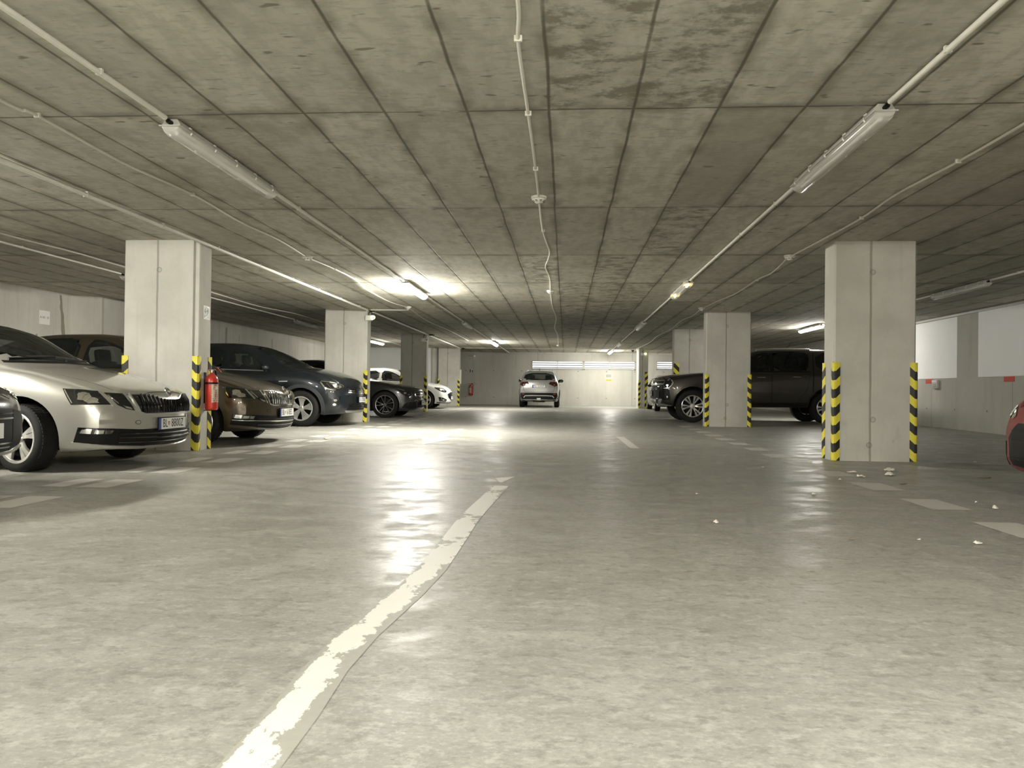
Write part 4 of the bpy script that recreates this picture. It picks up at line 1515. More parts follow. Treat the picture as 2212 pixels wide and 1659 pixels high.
def liftback_spec(paint, k=1.0, **kw):
    sp = dict(L=4.67, W=1.814, H=1.47 * k, beltmid=0.94 * k, hwr=0.60, fo=0.90, wb=2.686, rw=0.305, rim=0.225, gap=0.065, arch_up=0.01, paint=paint, tw=0.215,
              top=zs([(0, .60), (.012, .655), (.04, .70), (.1, .745), (.2, .785), (.5, .872), (.85, .945), (1.02, .978), (1.10, 1.005), (1.45, 1.185), (1.86, 1.37), (2.1, 1.43), (2.5, 1.47), (3.0, 1.465), (3.5, 1.42), (3.9, 1.33), (4.35, 1.13), (4.55, 1.05), (4.64, 1.0), (4.67, .9)], k),
              bot=[(0, .30), (.03, .24), (.1, .2), (.5, .18), (4.2, .2), (4.55, .27), (4.67, .36)],
              belt=zs([(0, .56), (.1, .68), (.3, .74), (.6, .80), (1.1, .89), (2.0, .93), (3.0, .96), (3.8, .985), (4.3, .98), (4.67, .85)], k),
              half=[(0, .80), (.1, .84), (.4, .885), (.9, .905), (2.3, .907), (3.8, .89), (4.3, .85), (4.67, .76)],
              wsbow=[(0, 0), (.85, 0), (1.05, .12), (1.86, .10), (2.3, 0), (3.4, 0), (4.2, -.1), (4.5, -.05), (4.67, 0)],
              cab=(1.2, 4.3), rimstyle=(5, 0.16, 0.05, 0.05, 0.22), headz=1.16 * k, seats=(2.35, 3.15))
    A = ps([(1.66, .975), (2.56, .985), (2.54, 1.375), (2.28, 1.35), (1.94, 1.215)], k)
    B = ps([(2.66, .988), (3.55, 1.005), (3.52, 1.33), (3.30, 1.372), (2.64, 1.388)], k)
    C = ps([(3.62, 1.01), (3.86, 1.05), (3.84, 1.12), (3.60, 1.30)], k)
    W = ps([(-.70, 1.03), (.70, 1.03), (.57, 1.39), (-.57, 1.39)], k)
    R = ps([(-.60, 1.10), (.60, 1.10), (.50, 1.36), (-.50, 1.36)], k)
    with_windows(sp, A, B, C, W, R)
    sp.update(kw)
    return sp


def crossover_spec(paint, **kw):
    sp = dict(L=4.25, W=1.80, H=1.68, beltmid=1.10, hwr=0.60, fo=0.99, wb=2.62, rw=0.355, rim=0.24, gap=0.06, paint=paint, tw=0.215,
              top=[(0, .64), (.02, .78), (.06, .87), (.1, .92), (.23, 1.005), (.56, 1.11), (.9, 1.17), (1.1, 1.20), (1.2, 1.245), (1.7, 1.48), (2.16, 1.625), (2.6, 1.675), (3.0, 1.67), (3.5, 1.6), (3.8, 1.48), (4.05, 1.22), (4.18, 1.1), (4.25, .95)],
              bot=[(0, .36), (.03, .30), (.15, .25), (.5, .23), (3.9, .25), (4.25, .42)],
              belt=[(0, .62), (.1, .82), (.3, .92), (.6, 1.0), (1.2, 1.08), (2, 1.10), (3, 1.13), (3.8, 1.18), (4.1, 1.08), (4.25, .9)],
              half=[(0, .78), (.1, .82), (.4, .87), (.9, .895), (2.3, .90), (3.5, .885), (4.0, .84), (4.25, .76)],
              wsbow=[(0, 0), (.9, 0), (1.15, .12), (2.16, .08), (2.6, 0), (3.4, 0), (3.9, -.08), (4.25, 0)],
              cab=(1.3, 4.0), rimstyle=(5, 0.17, 0.075, 0.05, 0.2), headz=1.36, seats=(2.45, 3.2))
    A = [(1.72, 1.13), (2.50, 1.15), (2.48, 1.545), (2.25, 1.51), (1.95, 1.37)]
    B = [(2.60, 1.155), (3.35, 1.19), (3.42, 1.42), (3.2, 1.53), (2.58, 1.555)]
    W = [(-.70, 1.25), (.70, 1.25), (.58, 1.60), (-.58, 1.60)]
    R = [(-.58, 1.22), (.58, 1.22), (.50, 1.50), (-.50, 1.50)]
    with_windows(sp, A, B, None, W, R)
    sp.update(kw)
    return sp


def coupe_spec(paint, **kw):
    sp = dict(L=4.55, W=1.81, H=1.50, beltmid=0.96, hwr=0.59, fo=0.83, wb=2.75, rw=0.335, rim=0.245, gap=0.05, paint=paint, tw=0.225,
              top=[(0, .58), (.02, .69), (.06, .745), (.2, .81), (.64, .875), (1.02, .945), (1.36, .992), (1.46, 1.03), (1.95, 1.28), (2.35, 1.43), (2.8, 1.50), (3.2, 1.49), (3.7, 1.40), (4.1, 1.22), (4.38, 1.05), (4.5, .98), (4.55, .85)],
              bot=[(0, .28), (.03, .22), (.1, .18), (.5, .17), (4.1, .2), (4.55, .36)],
              belt=[(0, .54), (.1, .68), (.3, .75), (.6, .81), (1.3, .91), (2, .95), (3, .99), (4, 1.0), (4.4, .95), (4.55, .8)],
              half=[(0, .78), (.1, .82), (.4, .875), (.9, .90), (2.3, .905), (3.6, .89), (4.2, .85), (4.55, .74)],
              wsbow=[(0, 0), (1.1, 0), (1.4, .12), (2.35, .08), (2.8, 0), (3.4, 0), (4.1, -.08), (4.55, 0)],
              cab=(1.5, 4.2), rimstyle=(5, 0.24, 0.024, 0.05, 0.2), headz=1.17, seats=(2.6, 3.35))
    A = [(1.98, 1.0), (2.75, 1.015), (2.73, 1.375), (2.5, 1.35), (2.2, 1.22)]
    B = [(2.85, 1.018), (3.6, 1.04), (3.7, 1.2), (3.45, 1.335), (2.83, 1.385)]
    W = [(-.70, 1.05), (.70, 1.05), (.57, 1.42), (-.57, 1.42)]
    R = [(-.56, 1.10), (.56, 1.10), (.48, 1.36), (-.48, 1.36)]
    with_windows(sp, A, B, None, W, R, M_GLASSD)
    sp.update(kw)
    return sp


def hatch_spec(paint, **kw):
    sp = dict(L=4.30, W=1.79, H=1.50, beltmid=0.97, hwr=0.60, fo=0.86, wb=2.62, rw=0.325, rim=0.225, gap=0.05, paint=paint, tw=0.205,
              top=[(0, .56), (.02, .66), (.06, .72), (.15, .79), (.4, .885), (.77, .955), (1.05, .995), (1.15, 1.03), (1.6, 1.27), (2.0, 1.43), (2.5, 1.50), (3.0, 1.49), (3.6, 1.41), (3.85, 1.33), (4.1, 1.08), (4.22, .98), (4.30, .85)],
              bot=[(0, .30), (.03, .24), (.1, .2), (.5, .18), (3.9, .2), (4.30, .38)],
              belt=[(0, .52), (.1, .66), (.3, .75), (.6, .83), (1.1, .91), (2, .95), (3, .99), (3.8, 1.04), (4.1, .98), (4.30, .8)],
              half=[(0, .78), (.1, .82), (.4, .865), (.9, .89), (2.3, .895), (3.5, .88), (4.0, .84), (4.30, .75)],
              wsbow=[(0, 0), (.85, 0), (1.1, .12), (2.0, .08), (2.4, 0), (3.4, 0), (3.9, -.08), (4.30, 0)],
              cab=(1.25, 4.0), rimstyle=(5, 0.15, 0.05, 0.05, 0.2), headz=1.19, seats=(2.4, 3.1))
    A = [(1.62, 1.0), (2.5, 1.015), (2.48, 1.385), (2.2, 1.36), (1.86, 1.22)]
    B = [(2.6, 1.02), (3.35, 1.05), (3.45, 1.2), (3.2, 1.345), (2.58, 1.39)]
    W = [(-.69, 1.05), (.69, 1.05), (.57, 1.42), (-.57, 1.42)]
    R = [(-.58, 1.06), (.58, 1.06), (.50, 1.34), (-.50, 1.34)]
    with_windows(sp, A, B, None, W, R)
    sp.update(kw)
    return sp


def pickup_spec(paint, **kw):
    sp = dict(L=5.37, W=1.92, H=1.87, beltmid=1.24, hwr=0.66, fo=0.90, wb=3.27, rw=0.40, rim=0.27, gap=0.075, arch_up=0.02, paint=paint, tw=0.255, nose_bow=0.26, shoulder=0.03,
              top=[(0, .86), (.02, 1.0), (.06, 1.075), (.12, 1.12), (.5, 1.195), (1.0, 1.245), (1.4, 1.275), (1.5, 1.31), (1.9, 1.55), (2.25, 1.75), (2.6, 1.84), (3.2, 1.87), (4.2, 1.86), (4.9, 1.80), (5.12, 1.6), (5.27, 1.3), (5.37, 1.15)],
              bot=[(0, .52), (.04, .47), (.2, .42), (.5, .38), (4.9, .42), (5.37, .6)],
              belt=[(0, .84), (.1, 1.0), (.5, 1.1), (1.4, 1.2), (2, 1.24), (5.0, 1.25), (5.25, 1.2), (5.37, 1.0)],
              half=[(0, .86), (.1, .90), (.4, .945), (.9, .96), (2.5, .955), (5.0, .95), (5.37, .86)],
              wsbow=[(0, 0), (1.1, 0), (1.45, .10), (2.25, .07), (2.7, 0), (4.6, 0), (5.1, -.05), (5.37, 0)],
              cab=(1.6, 5.1), rimstyle=(6, 0.19, 0.05, 0.07, 0.2), headz=1.55, seats=(2.7, 3.5))
    A = [(1.95, 1.275), (2.80, 1.28), (2.80, 1.76), (2.55, 1.74), (2.22, 1.57)]
    B = [(2.86, 1.28), (3.68, 1.28), (3.76, 1.70), (3.62, 1.775), (2.86, 1.775)]
    C = [(3.90, 1.30), (4.80, 1.30), (4.72, 1.72), (3.90, 1.765)]
    W = [(-.74, 1.34), (.74, 1.34), (.62, 1.78), (-.62, 1.78)]
    R = [(-.62, 1.34), (.62, 1.34), (.55, 1.70), (-.55, 1.70)]
    with_windows(sp, A, B, C, W, R, M_GLASSD)
    sp.update(kw)
    return sp


def suv_spec(paint, **kw):
    sp = dict(L=4.0, W=1.69, H=1.55, beltmid=1.03, hwr=0.57, fo=0.78, wb=2.42, rw=0.325, rim=0.22, gap=0.05, paint=paint, tw=0.21, tail_bow=0.10, shoulder=0.05, mirror_size=(0.12, 0.24, 0.17),
              top=[(0, .66), (.02, .80), (.08, .90), (.3, .98), (.9, 1.06), (1.0, 1.09), (1.4, 1.32), (1.75, 1.48), (2.2, 1.55), (3.0, 1.545), (3.55, 1.505), (3.72, 1.40), (3.86, 1.16), (3.93, 1.09), (3.97, 1.0), (4.0, .80)],
              bot=[(0, .34), (.04, .28), (.2, .23), (3.7, .24), (3.95, .27), (4.0, .32)],
              belt=[(0, .62), (.1, .83), (.4, .92), (1, .99), (2, 1.02), (3, 1.05), (3.7, 1.07), (3.9, 1.0), (4.0, .76)],
              half=[(0, .74), (.1, .78), (.4, .82), (.8, .84), (2.3, .845), (3.5, .825), (3.85, .80), (4.0, .76)],
              wsbow=[(0, 0), (.8, 0), (1.0, .10), (1.75, .07), (2.2, 0), (3.3, 0), (3.7, -.05), (4.0, 0)],
              cab=(1.05, 3.75), rimstyle=(5, 0.15, 0.05, 0.05, 0.2), headz=1.26, seats=(2.1, 2.85))
    A = [(1.45, 1.08), (2.2, 1.09), (2.18, 1.43), (1.95, 1.41), (1.66, 1.29)]
    B = [(2.28, 1.09), (2.95, 1.10), (3.0, 1.30), (2.85, 1.41), (2.26, 1.435)]
    C = [(3.05, 1.11), (3.45, 1.14), (3.40, 1.33), (3.05, 1.37)]
    W = [(-.62, 1.13), (.62, 1.13), (.53, 1.46), (-.53, 1.46)]
    R = [(-.67, 1.125), (.67, 1.125), (.54, 1.42), (-.54, 1.42)]
    with_windows(sp, A, B, C, W, R, rear=M_GLASS)
    sp.update(kw)
    return sp


silver = Car(liftback_spec(P_SILVER, fo=0.95, wb=2.64, steer=-0.26, spin=0.3), 'liftback_car', (-3.94, 7.46, 0), 0, 'silver liftback with a split headlamp, parked beside the nearest left pillar')
brown = Car(liftback_spec(P_BROWN, 1.035, spin=0.9), 'liftback_car', (-4.02, 10.85, 0.006), 0, 'brown liftback parked between the nearest left pillar and the navy car')
navy = Car(crossover_spec(P_NAVY, spin=0.2), 'crossover_car', (-4.23, 15.74, 0.030), 0, 'dark navy crossover in front of the second left pillar')
charcoal = Car(coupe_spec(P_CHARCOAL, rim_mats=(plain('grey_alloy', (0.38, 0.38, 0.37), 0.25, metal=0.85, var=0.03), M_BLACK), spin=0.5), 'saloon_car', (-3.80, 20.33, 0.052), 0, 'charcoal car with dark spoked wheels behind the second left pillar')
white = Car(hatch_spec(P_WHITE), 'hatchback_car', (-4.28, 28.7, 0.092), 0, 'white hatchback behind the third left pillar')
pickup = Car(pickup_spec(P_PICKUP, spin=0.1), 'pickup_truck', (2.24, 20.25, 0.051), math.pi, 'dark bronze pickup truck partly hidden by the second right pillar', 'truck')
suv = Car(suv_spec(P_LIGHTSILVER), 'suv_car', (-1.10, 35.5, 0.11), math.pi / 2, 'silver SUV seen from behind at the end wall')
farwhite = Car(hatch_spec(P_WHITE, W=1.78), 'hatchback_car', (4.16, 28.0, 0.09), -math.pi / 2, 'white car mostly hidden behind the pickup bonnet')
dark = Car(liftback_spec(P_BLACK, bot=[(0, .38), (.03, .30), (.1, .26), (.5, .2), (4.2, .2), (4.55, .27), (4.67, .36)]), 'liftback_car', (-4.02, 4.98, 0), 0, 'black car cut off by the left edge, nose only')
red = Car(hatch_spec(P_REDCAR, L=4.0, nose_bow=0.24), 'hatchback_car', (3.40, 5.74, 0), math.pi, 'red car cut off by the right edge of view')
farwhite.root.scale = (1, 1, 0.92)
ALL = [silver, brown, navy, charcoal, white, pickup, suv, farwhite, dark, red]
for c in ALL: c.windows()


def frame_at(car, fr, u, v, off):
    p, n = car.hit(fr, u, v)
    up = Vector((0, 0, 1)); x = up.cross(n).normalized(); y = n.cross(x).normalized()
    return Matrix(((x.x, y.x, n.x, p.x + n.x * off), (x.y, y.y, n.y, p.y + n.y * off), (x.z, y.z, n.z, p.z + n.z * off), (0, 0, 0, 1)))


def emblem(car, fr, u, v, kind, r=0.04, off=0.004, lean=None):
    Mx = frame_at(car, fr, u, v, off)
    if lean is not None:
        p, n = car.hit(fr, u, v)
        Mx = Matrix.Translation(p + Vector((0.012, 0, off))) @ Matrix.Rotation(math.pi / 2, 4, 'Z') @ Matrix.Rotation(lean, 4, 'X')
    m = MB()
    if kind in ('round', 'star'):
        ring = [(r, 0), (r, 0.005), (r * 0.86, 0.008), (r * 0.78, 0.004), (r * 0.78, 0)]
        m.lathe(ring, 28, close=True, M=None)
        o = m.build('emblem', M_CHROME, car.root, 40); o.matrix_local = Mx
        if kind == 'round':
            MB().lathe([(r * 0.8, 0.001), (r * 0.8, 0.003), (0, 0.003)], 24).build('emblem_disc', M_GLOSSBLACK, o, 40)
            a = MB().prism([(-0.55 * r, -0.12 * r), (0.1 * r, -0.12 * r), (0.1 * r, -0.35 * r), (0.6 * r, 0.0), (0.1 * r, 0.35 * r), (0.1 * r, 0.12 * r), (-0.55 * r, 0.12 * r)], 0.003, 0.006)
            a.box((-0.2 * r, 0.36 * r, 0.0045), (0.5 * r, 0.09 * r, 0.003)).box((-0.2 * r, 0.22 * r, 0.0045), (0.42 * r, 0.07 * r, 0.003))
            a.build('emblem_figure', M_CHROME, o)
        else:
            a = MB()
            for i in range(3):
                t = math.pi / 2 + i * 2 * math.pi / 3
                a.prism([(0.10 * r * math.cos(t + 1.57), 0.10 * r * math.sin(t + 1.57)), (0.10 * r * math.cos(t - 1.57), 0.10 * r * math.sin(t - 1.57)), (0.86 * r * math.cos(t), 0.86 * r * math.sin(t))], 0.002, 0.006)
            a.build('emblem_figure', M_CHROME, o)
    elif kind == 'diamond':
        out = [(0, r * 1.3), (r * 0.95, 0), (0, -r * 1.3), (-r * 0.95, 0)]
        inn = [(x * 0.55, y * 0.58) for x, y in out]
        vs = [(x, y, 0.0) for x, y in out] + [(x * 0.8, y * 0.8, 0.010) for x, y in out] + [(x, y, 0.002) for x, y in inn]
        fs = []
        for i in range(4):
            j = (i + 1) % 4
            fs += [(i, j, 4 + j, 4 + i), (4 + i, 4 + j, 8 + j, 8 + i)]
        o = m.add(vs, fs).build('emblem', M_CHROME, car.root); o.matrix_local = Mx
    elif kind == 'oval':
        m.lathe([(r, 0), (r, 0.004), (r * 0.8, 0.007), (r * 0.72, 0.003), (r * 0.72, 0)], 28, close=True)
        m.box((-r * 0.25, 0, 0.003), (r * 0.14, r * 1.2, 0.004)).box((r * 0.25, 0, 0.003), (r * 0.14, r * 1.2, 0.004)).box((0, 0, 0.003), (r * 0.5, r * 0.14, 0.004))
        o = m.build('emblem', M_CHROME, car.root, 40); o.matrix_local = Mx @ Matrix.Diagonal((1.35, 0.75, 1, 1))
    elif kind == 'letter':
        me = text_mesh('S', r * 2, 0.004)
        o = link('emblem', me, M_CHROME, car.root); o.matrix_local = Mx
    return o


def lip(poly): return [poly, [(-u, v) for u, v in poly]]


def sym(half):
    """half outline from outside edge round to the centre line -> closed symmetric outline"""
    return half + [(-u, v) for u, v in half[::-1]]


def common(car, cowl, doors, mir, mir_mat, hand, bonnet_y=(0.45, 0.60, 0.70), nose=0.10, hmat=None):
    b0, b1, b2 = bonnet_y
    half = [(nose, -b0), (nose + 0.10, -b1), (cowl - 0.07, -b2)]
    pts = half + [(cowl - 0.02, -b2 * 0.5), (cowl - 0.01, 0), (cowl - 0.02, b2 * 0.5)] + [(s, -y) for s, y in half[::-1]] + [(nose - 0.02, 0)]
    bn = car.patch('bonnet', car.sp['paint'], 'T', pts, 0.003)
    car.strip('bonnet_seam', M_BLACK, 'T', pts, 0.010, 0.0015, bn, closed=True)
    for d in doors:
        for side, o in car.door(d): pass
    car.mirror(mir[0], mir[1], mir_mat, car.sp.get('mirror_size', (0.10, 0.20, 0.13)))
    car.handles(hand, hmat or car.sp['paint'])


def cowl_and_wipers(car, s, z, w=0.62):
    car.strip('wiper', M_BLACK, 'F', [(-w, z), (-0.05, z + 0.035)], 0.018, 0.02)
    car.strip('wiper', M_BLACK, 'F', [(0.02, z), (w, z + 0.02)], 0.018, 0.02)
    car.strip('cowl_panel', M_BLACK, 'F', [(-w - 0.08, z - 0.02), (0, z - 0.005), (w + 0.08, z - 0.02)], 0.05, 0.004)


def liftback_face(car, k, chrome_strip, plate, full=True, label=None):
    q = lambda L: [(u, z * k) for u, z in L]
    # split lamps
    for sg in (-1, 1):
        f = lambda L: [(sg * -u, z * k) for u, z in L]
        hl = car.lamp_unit('headlight', 'C', f([(-63, .755), (-55.8, .749), (-47.0, .735), (-41.5, .612), (-58.9, .612), (-61.0, .68)]),
                           [(sg * 53.5, .700 * k, 2.6, .022), (sg * 50.3, .655 * k, 3.2, .024)], rnd=0)
        car.patch('projector', M_LENS, 'C', f([(-55.5, .715), (-51.0, .712), (-49.6, .665), (-46.8, .628), (-51.5, .626), (-53.5, .650), (-56, .655)]), 0.016, hl)
        car.strip('light_strip', M_LENS, 'C', f([(-62, .745), (-60.0, .68), (-58.3, .625)]), 0.010, 0.010, hl)
        car.strip('lamp_divider', car.sp['paint'] if not chrome_strip else M_CHROME, 'C', f([(-46.2, .728), (-40.2, .606)]), 0.022, 0.007, hl)
        il = car.lamp_unit('inner_headlight', 'C', f([(-44.2, .721), (-34.2, .713), (-28.8, .553), (-34.0, .572), (-38.4, .608)]), [], rnd=0)
        car.patch('reflector', M_LENS, 'C', f([(-36.0, .606), (-31.6, .585), (-30.6, .563), (-34.0, .580)]), 0.009, il)
        car.strip('light_strip', M_LENS, 'C', f([(-42.6, .702), (-38.0, .622)]), 0.007, 0.010, il)
        car.strip('lamp_trim', M_CHROME if chrome_strip else M_SILVERTRIM, 'C', f([(-34.2, .716), (-28.6, .550)]), 0.016, 0.010, il)
        # fog lamp
        fg = car.patch('fog_lamp', M_GLOSSBLACK, 'C', f([(-55.0, .408), (-39.8, .392), (-41.2, .338), (-56.0, .358)]), 0.014)
        car.patch('reflector', M_LENS, 'C', f([(-53.6, .400), (-49.6, .395), (-50.2, .352), (-54.6, .358)]), 0.020, fg)
        car.patch('reflector', M_LENS, 'C', f([(-48.4, .386), (-45.0, .382), (-45.4, .352), (-48.8, .353)]), 0.020, fg)
        car.patch('reflector', M_LENS, 'C', f([(-44.2, .382), (-40.6, .378), (-41.8, .345), (-44.4, .347)]), 0.020, fg)
    g = q(sym([(-31.0, .708), (-21.4, .706), (-13.1, .684), (-9.5, .662), (-3.3, .660)])[:5])
    half_top = [(-31.0, .708), (-21.4, .706), (-13.1, .684), (-9.5, .662), (-4, .660)]
    half_bot = [(-22.5, .520), (-26.0, .540), (-29.4, .640)]
    out = half_top + [(-u, z) for u, z in half_top[::-1]] + [(-u, z) for u, z in half_bot[::-1]] + half_bot
    out = q(out)
    gr = car.patch('grille', M_GLOSSBLACK, 'C', out, 0.004)
    car.strip('grille_frame', M_CHROME if chrome_strip else M_SILVERTRIM, 'C', out, 0.016, 0.014, gr, closed=True)
    for i in range(-9, 10):
        u = i * 2.75
        if abs(i) == 0: continue
        ztop = pchip([(0, .652), (4, .652), (9.5, .655), (13.1, .676), (21.4, .698), (31, .700)], abs(u))
        ub = u * 0.93
        car.strip('grille_slat', M_CHROME if chrome_strip else M_BLACK, 'C', [(u, ztop * k), (ub, .535 * k)], 0.017, 0.022, gr, r3=True)
    emblem(car, 'C', 0.0, .712 * k, 'round', 0.05, 0.022, 1.05)
    # lower intake
    hb = [(-25, .378), (-40, .394), (-55.6, .410), (-57.6, .268), (-40, .238), (-24.9, .222), (-12, .216)]
    ob = hb + [(-u, z) for u, z in hb[::-1]]
    ob = q(ob)
    ib = car.patch('lower_intake', M_BLACK, 'C', ob, 0.008)
    for zz in (.335, .300, .262): car.strip('intake_bar', M_GLOSSBLACK, 'C', [(-38, zz * k + 0.008), (-20, zz * k), (0, zz * k - 0.003), (20, zz * k), (38, zz * k + 0.008)], 0.012, 0.018, ib)
    if chrome_strip: car.strip('chrome_strip', M_CHROME, 'C', q([(-56, .335), (-40, .318), (-20, .306), (0, .302), (20, .306), (40, .318), (56, .335)]), 0.012, 0.022, ib)
    car.strip('bumper_lip', car.sp['paint'], 'C', q([(-58.4, .262), (-40, .232), (-24, .214), (0, .208), (24, .214), (40, .232), (58.4, .262)]), 0.035, 0.020)
    car.strip('under_tray', M_BLACK, 'C', [(-60, .19), (-30, .185), (0, .185), (30, .185), (60, .19)], 0.04, -0.03)
    for u in (-33, 33, -15, 15):
        el = [(u + 1.1 * math.cos(i * 0.63), .455 * k + 0.012 * math.sin(i * 0.63)) for i in range(10)]
        car.patch('parking_sensor', car.sp['paint'], 'C', el, 0.004)
    el = [(-27 + 1.6 * math.cos(i * 0.52), .445 * k + 0.018 * math.sin(i * 0.52)) for i in range(12)]
    tc = car.patch('tow_cover', car.sp['paint'], 'C', el, 0.0025)
    car.strip('tow_cover_seam', M_BLACK, 'C', el, 0.004, 0.0035, tc, closed=True)
    car.plate('F', plate[0], plate[1])
    common(car, 1.02, [ps([(1.46, .30), (2.60, .30), (2.60, .925), (1.52, .89), (1.40, .62)], 1), ps([(2.63, .30), (3.12, .30), (3.42, .62), (3.60, .955), (2.63, .93)], 1)], (1.62, .98 * k), car.sp['paint'], [(2.36, .80 * k), (3.40, .84 * k)])
    cowl_and_wipers(car, 1.0, 1.02 * k)
    # bright edge of the windscreen pillars
    for sg in (-1, 1):
        car.strip('pillar_trim', car.sp['paint'], 'F', [(sg * .735, 1.02 * k), (sg * .68, 1.18 * k), (sg * .60, 1.385 * k)], 0.045, 0.014)
    for sg in (-1, 1):
        car.patch('tail_lamp', M_TAIL, 'B', [(sg * 38, .98 * k), (sg * 62, .96 * k), (sg * 60, .80 * k), (sg * 36, .82 * k)], 0.004)


liftback_face(silver, 1.0, False, (.421, ('BL', '8800Z')))
liftback_face(brown, 1.035, True, (.43, ('BL', '618ES')))

# ---- black car at the left edge: plain dark front
c = dark
for sg in (-1, 1):
    f = lambda L: [(sg * u, z) for u, z in L]
    hl = c.lamp_unit('headlight', 'C', f([(64, .775), (52, .76), (38, .735), (34, .69), (46, .66), (60, .70)]), [(sg * 42, .71, 1.6, .018)], rnd=1)
    c.patch('bumper_corner', M_BLACK, 'C', f([(26, .60), (40, .58), (46, .50), (40, .34), (26, .30)]), 0.006)
gr = c.patch('grille', M_BLACK, 'C', [(-25.5, .61), (0, .62), (25.5, .61), (25.5, .30), (0, .29), (-25.5, .30)], 0.005)
for zz in (.575, .54, .36, .33): c.strip('grille_slat', M_GLOSSBLACK, 'C', [(-25, zz), (0, zz), (25, zz)], 0.012, 0.010, gr)
c.strip('chrome_lip', M_SILVERTRIM, 'C', [(-44, .315), (-26, .285), (0, .28), (26, .285), (44, .315)], 0.014, 0.016)
emblem(c, 'C', 0, .68, 'oval', 0.045, 0.006)
c.plate('F', .455, ('BL', '305RA'))
common(c, 1.02, [[(1.46, .30), (2.60, .30), (2.60, .925), (1.52, .89), (1.40, .62)], [(2.63, .30), (3.12, .30), (3.42, .62), (3.60, .955), (2.63, .93)]], (1.62, .98), P_BLACK, [(2.36, .80), (3.40, .84)])
cowl_and_wipers(c, 1.0, 1.02)

# ---- navy crossover
c = navy
for sg in (-1, 1):
    f = lambda L: [(sg * -u, z) for u, z in L]
    hl = c.lamp_unit('headlight', 'C', f([(-67, .905), (-58.3, .912), (-48, .88), (-39.5, .842), (-37.5, .80), (-42, .752), (-48.8, .704), (-54, .716), (-60.0, .745), (-64, .83)]), [(sg * 49, .80, 2.2, .030), (sg * 44.2, .795, 2.0, .028)], rnd=0)
    c.strip('daytime_light', M_LENS, 'C', f([(-65.5, .89), (-60.2, .765), (-54.5, .735), (-49, .722)]), 0.026, 0.010, hl)
    c.strip('daytime_light', M_LENS, 'C', f([(-64.6, .898), (-57, .888), (-49, .862), (-41, .83), (-39.6, .80)]), 0.014, 0.010, hl)
    c.strip('daytime_light', M_LENS, 'C', f([(-58.5, .86), (-54, .765), (-50, .752), (-44, .765)]), 0.012, 0.010, hl)
    c.lamp_unit('fog_lamp', 'C', f([(-53.0, .57), (-46.5, .57), (-47, .41), (-53.8, .39)]), [(sg * 49.6, .525, 1.7, .024), (sg * 50.5, .44, 1.8, .024)], rnd=1)
    c.strip('bumper_crease', P_NAVY, 'C', f([(-44, .60), (-46, .48), (-47, .40)]), 0.03, 0.02)
gr = c.patch('grille', M_GLOSSBLACK, 'C', sym([(-36, .785), (-22, .775), (-9, .775)]) [:6] + [(9, .62), (26, .64), (34, .72)][::1] + [(-34, .72), (-26, .64), (-9, .62)][::1], 0.004)
for zz in (.745, .705, .665): c.strip('grille_slat', M_CHROME, 'C', [(-33, zz + .015), (-18, zz), (0, zz - .004), (18, zz), (33, zz + .015)], 0.010, 0.012, gr)
emblem(c, 'C', 0, .76, 'diamond', 0.075, 0.012)
lo = c.patch('lower_intake', M_BLACK, 'C', [(-32, .47), (-15, .475), (15, .475), (32, .47), (35, .33), (15, .325), (-15, .325), (-35, .33)], 0.004)
for zz in (.445, .405, .365): c.strip('intake_bar', M_GLOSSBLACK, 'C', [(-31, zz), (0, zz), (31, zz)], 0.012, 0.012, lo)
c.patch('skid_plate', M_SILVERTRIM, 'C', [(-38, .315), (-15, .312), (15, .312), (38, .315), (34, .275), (0, .268), (-34, .275)], 0.012)
c.arch(plain('dark_cladding', (0.030, 0.033, 0.036), 0.55), 0.065, 0.016)
for sd in ('S', 'L'):
    c.patch('sill_cladding', MATS['dark_cladding'], sd, [(1.45, .26), (3.1, .26), (3.1, .40), (1.45, .40)], 0.014)
    c.strip('wing_badge', M_SILVERTRIM, sd, [(1.26, .89), (1.43, .885)], 0.018, 0.010)
    c.strip('waist_trim', M_SILVERTRIM, sd, [(1.70, 1.09), (2.6, 1.115), (3.4, 1.15)], 0.014, 0.010)
c.plate('F', .531, ('BL', '275NK'))
common(c, 1.12, [[(1.50, .42), (2.52, .42), (2.52, 1.05), (1.55, 1.02), (1.44, .75)], [(2.55, .42), (2.98, .42), (3.25, .75), (3.42, 1.10), (2.55, 1.06)]], (1.70, 1.13), P_NAVY, [(2.30, .98), (3.20, 1.02)], (.46, .58, .70))
cowl_and_wipers(c, 1.1, 1.255)

# ---- charcoal saloon-like car
c = charcoal
for sg in (-1, 1):
    f = lambda L: [(sg * -u, z) for u, z in L]
    hl = c.lamp_unit('headlight', 'C', f([(-62, .757), (-55.4, .738), (-45.4, .668), (-38.6, .580), (-42, .560), (-49.0, .558), (-56.0, .635)]), [(sg * 49.5, .640, 2.0, .022), (sg * 44.2, .600, 2.2, .020)], rnd=0)
    c.strip('daytime_light', M_LENS, 'C', f([(-61.0, .752), (-55, .730), (-50, .70)]), 0.012, 0.010, hl)
    c.patch('side_intake', M_BLACK, 'C', f([(-53.5, .262), (-50.5, .36), (-47.0, .400), (-30, .412), (-27, .25), (-40, .235)]), 0.004)
    c.strip('chrome_flick', M_CHROME, 'C', f([(-33, .44), (-29, .462), (-25, .43)]), 0.03, 0.012)
gr = c.patch('grille', M_GLOSSBLACK, 'C', [(-30, .682), (-15, .69), (15, .69), (30, .682), (30.5, .55), (23, .485), (-23, .485), (-30.5, .55)], 0.004)
for zz in (.625, .570): c.strip('grille_slat', M_CHROME, 'C', [(-29, zz), (0, zz), (29, zz)], 0.018, 0.014, gr)
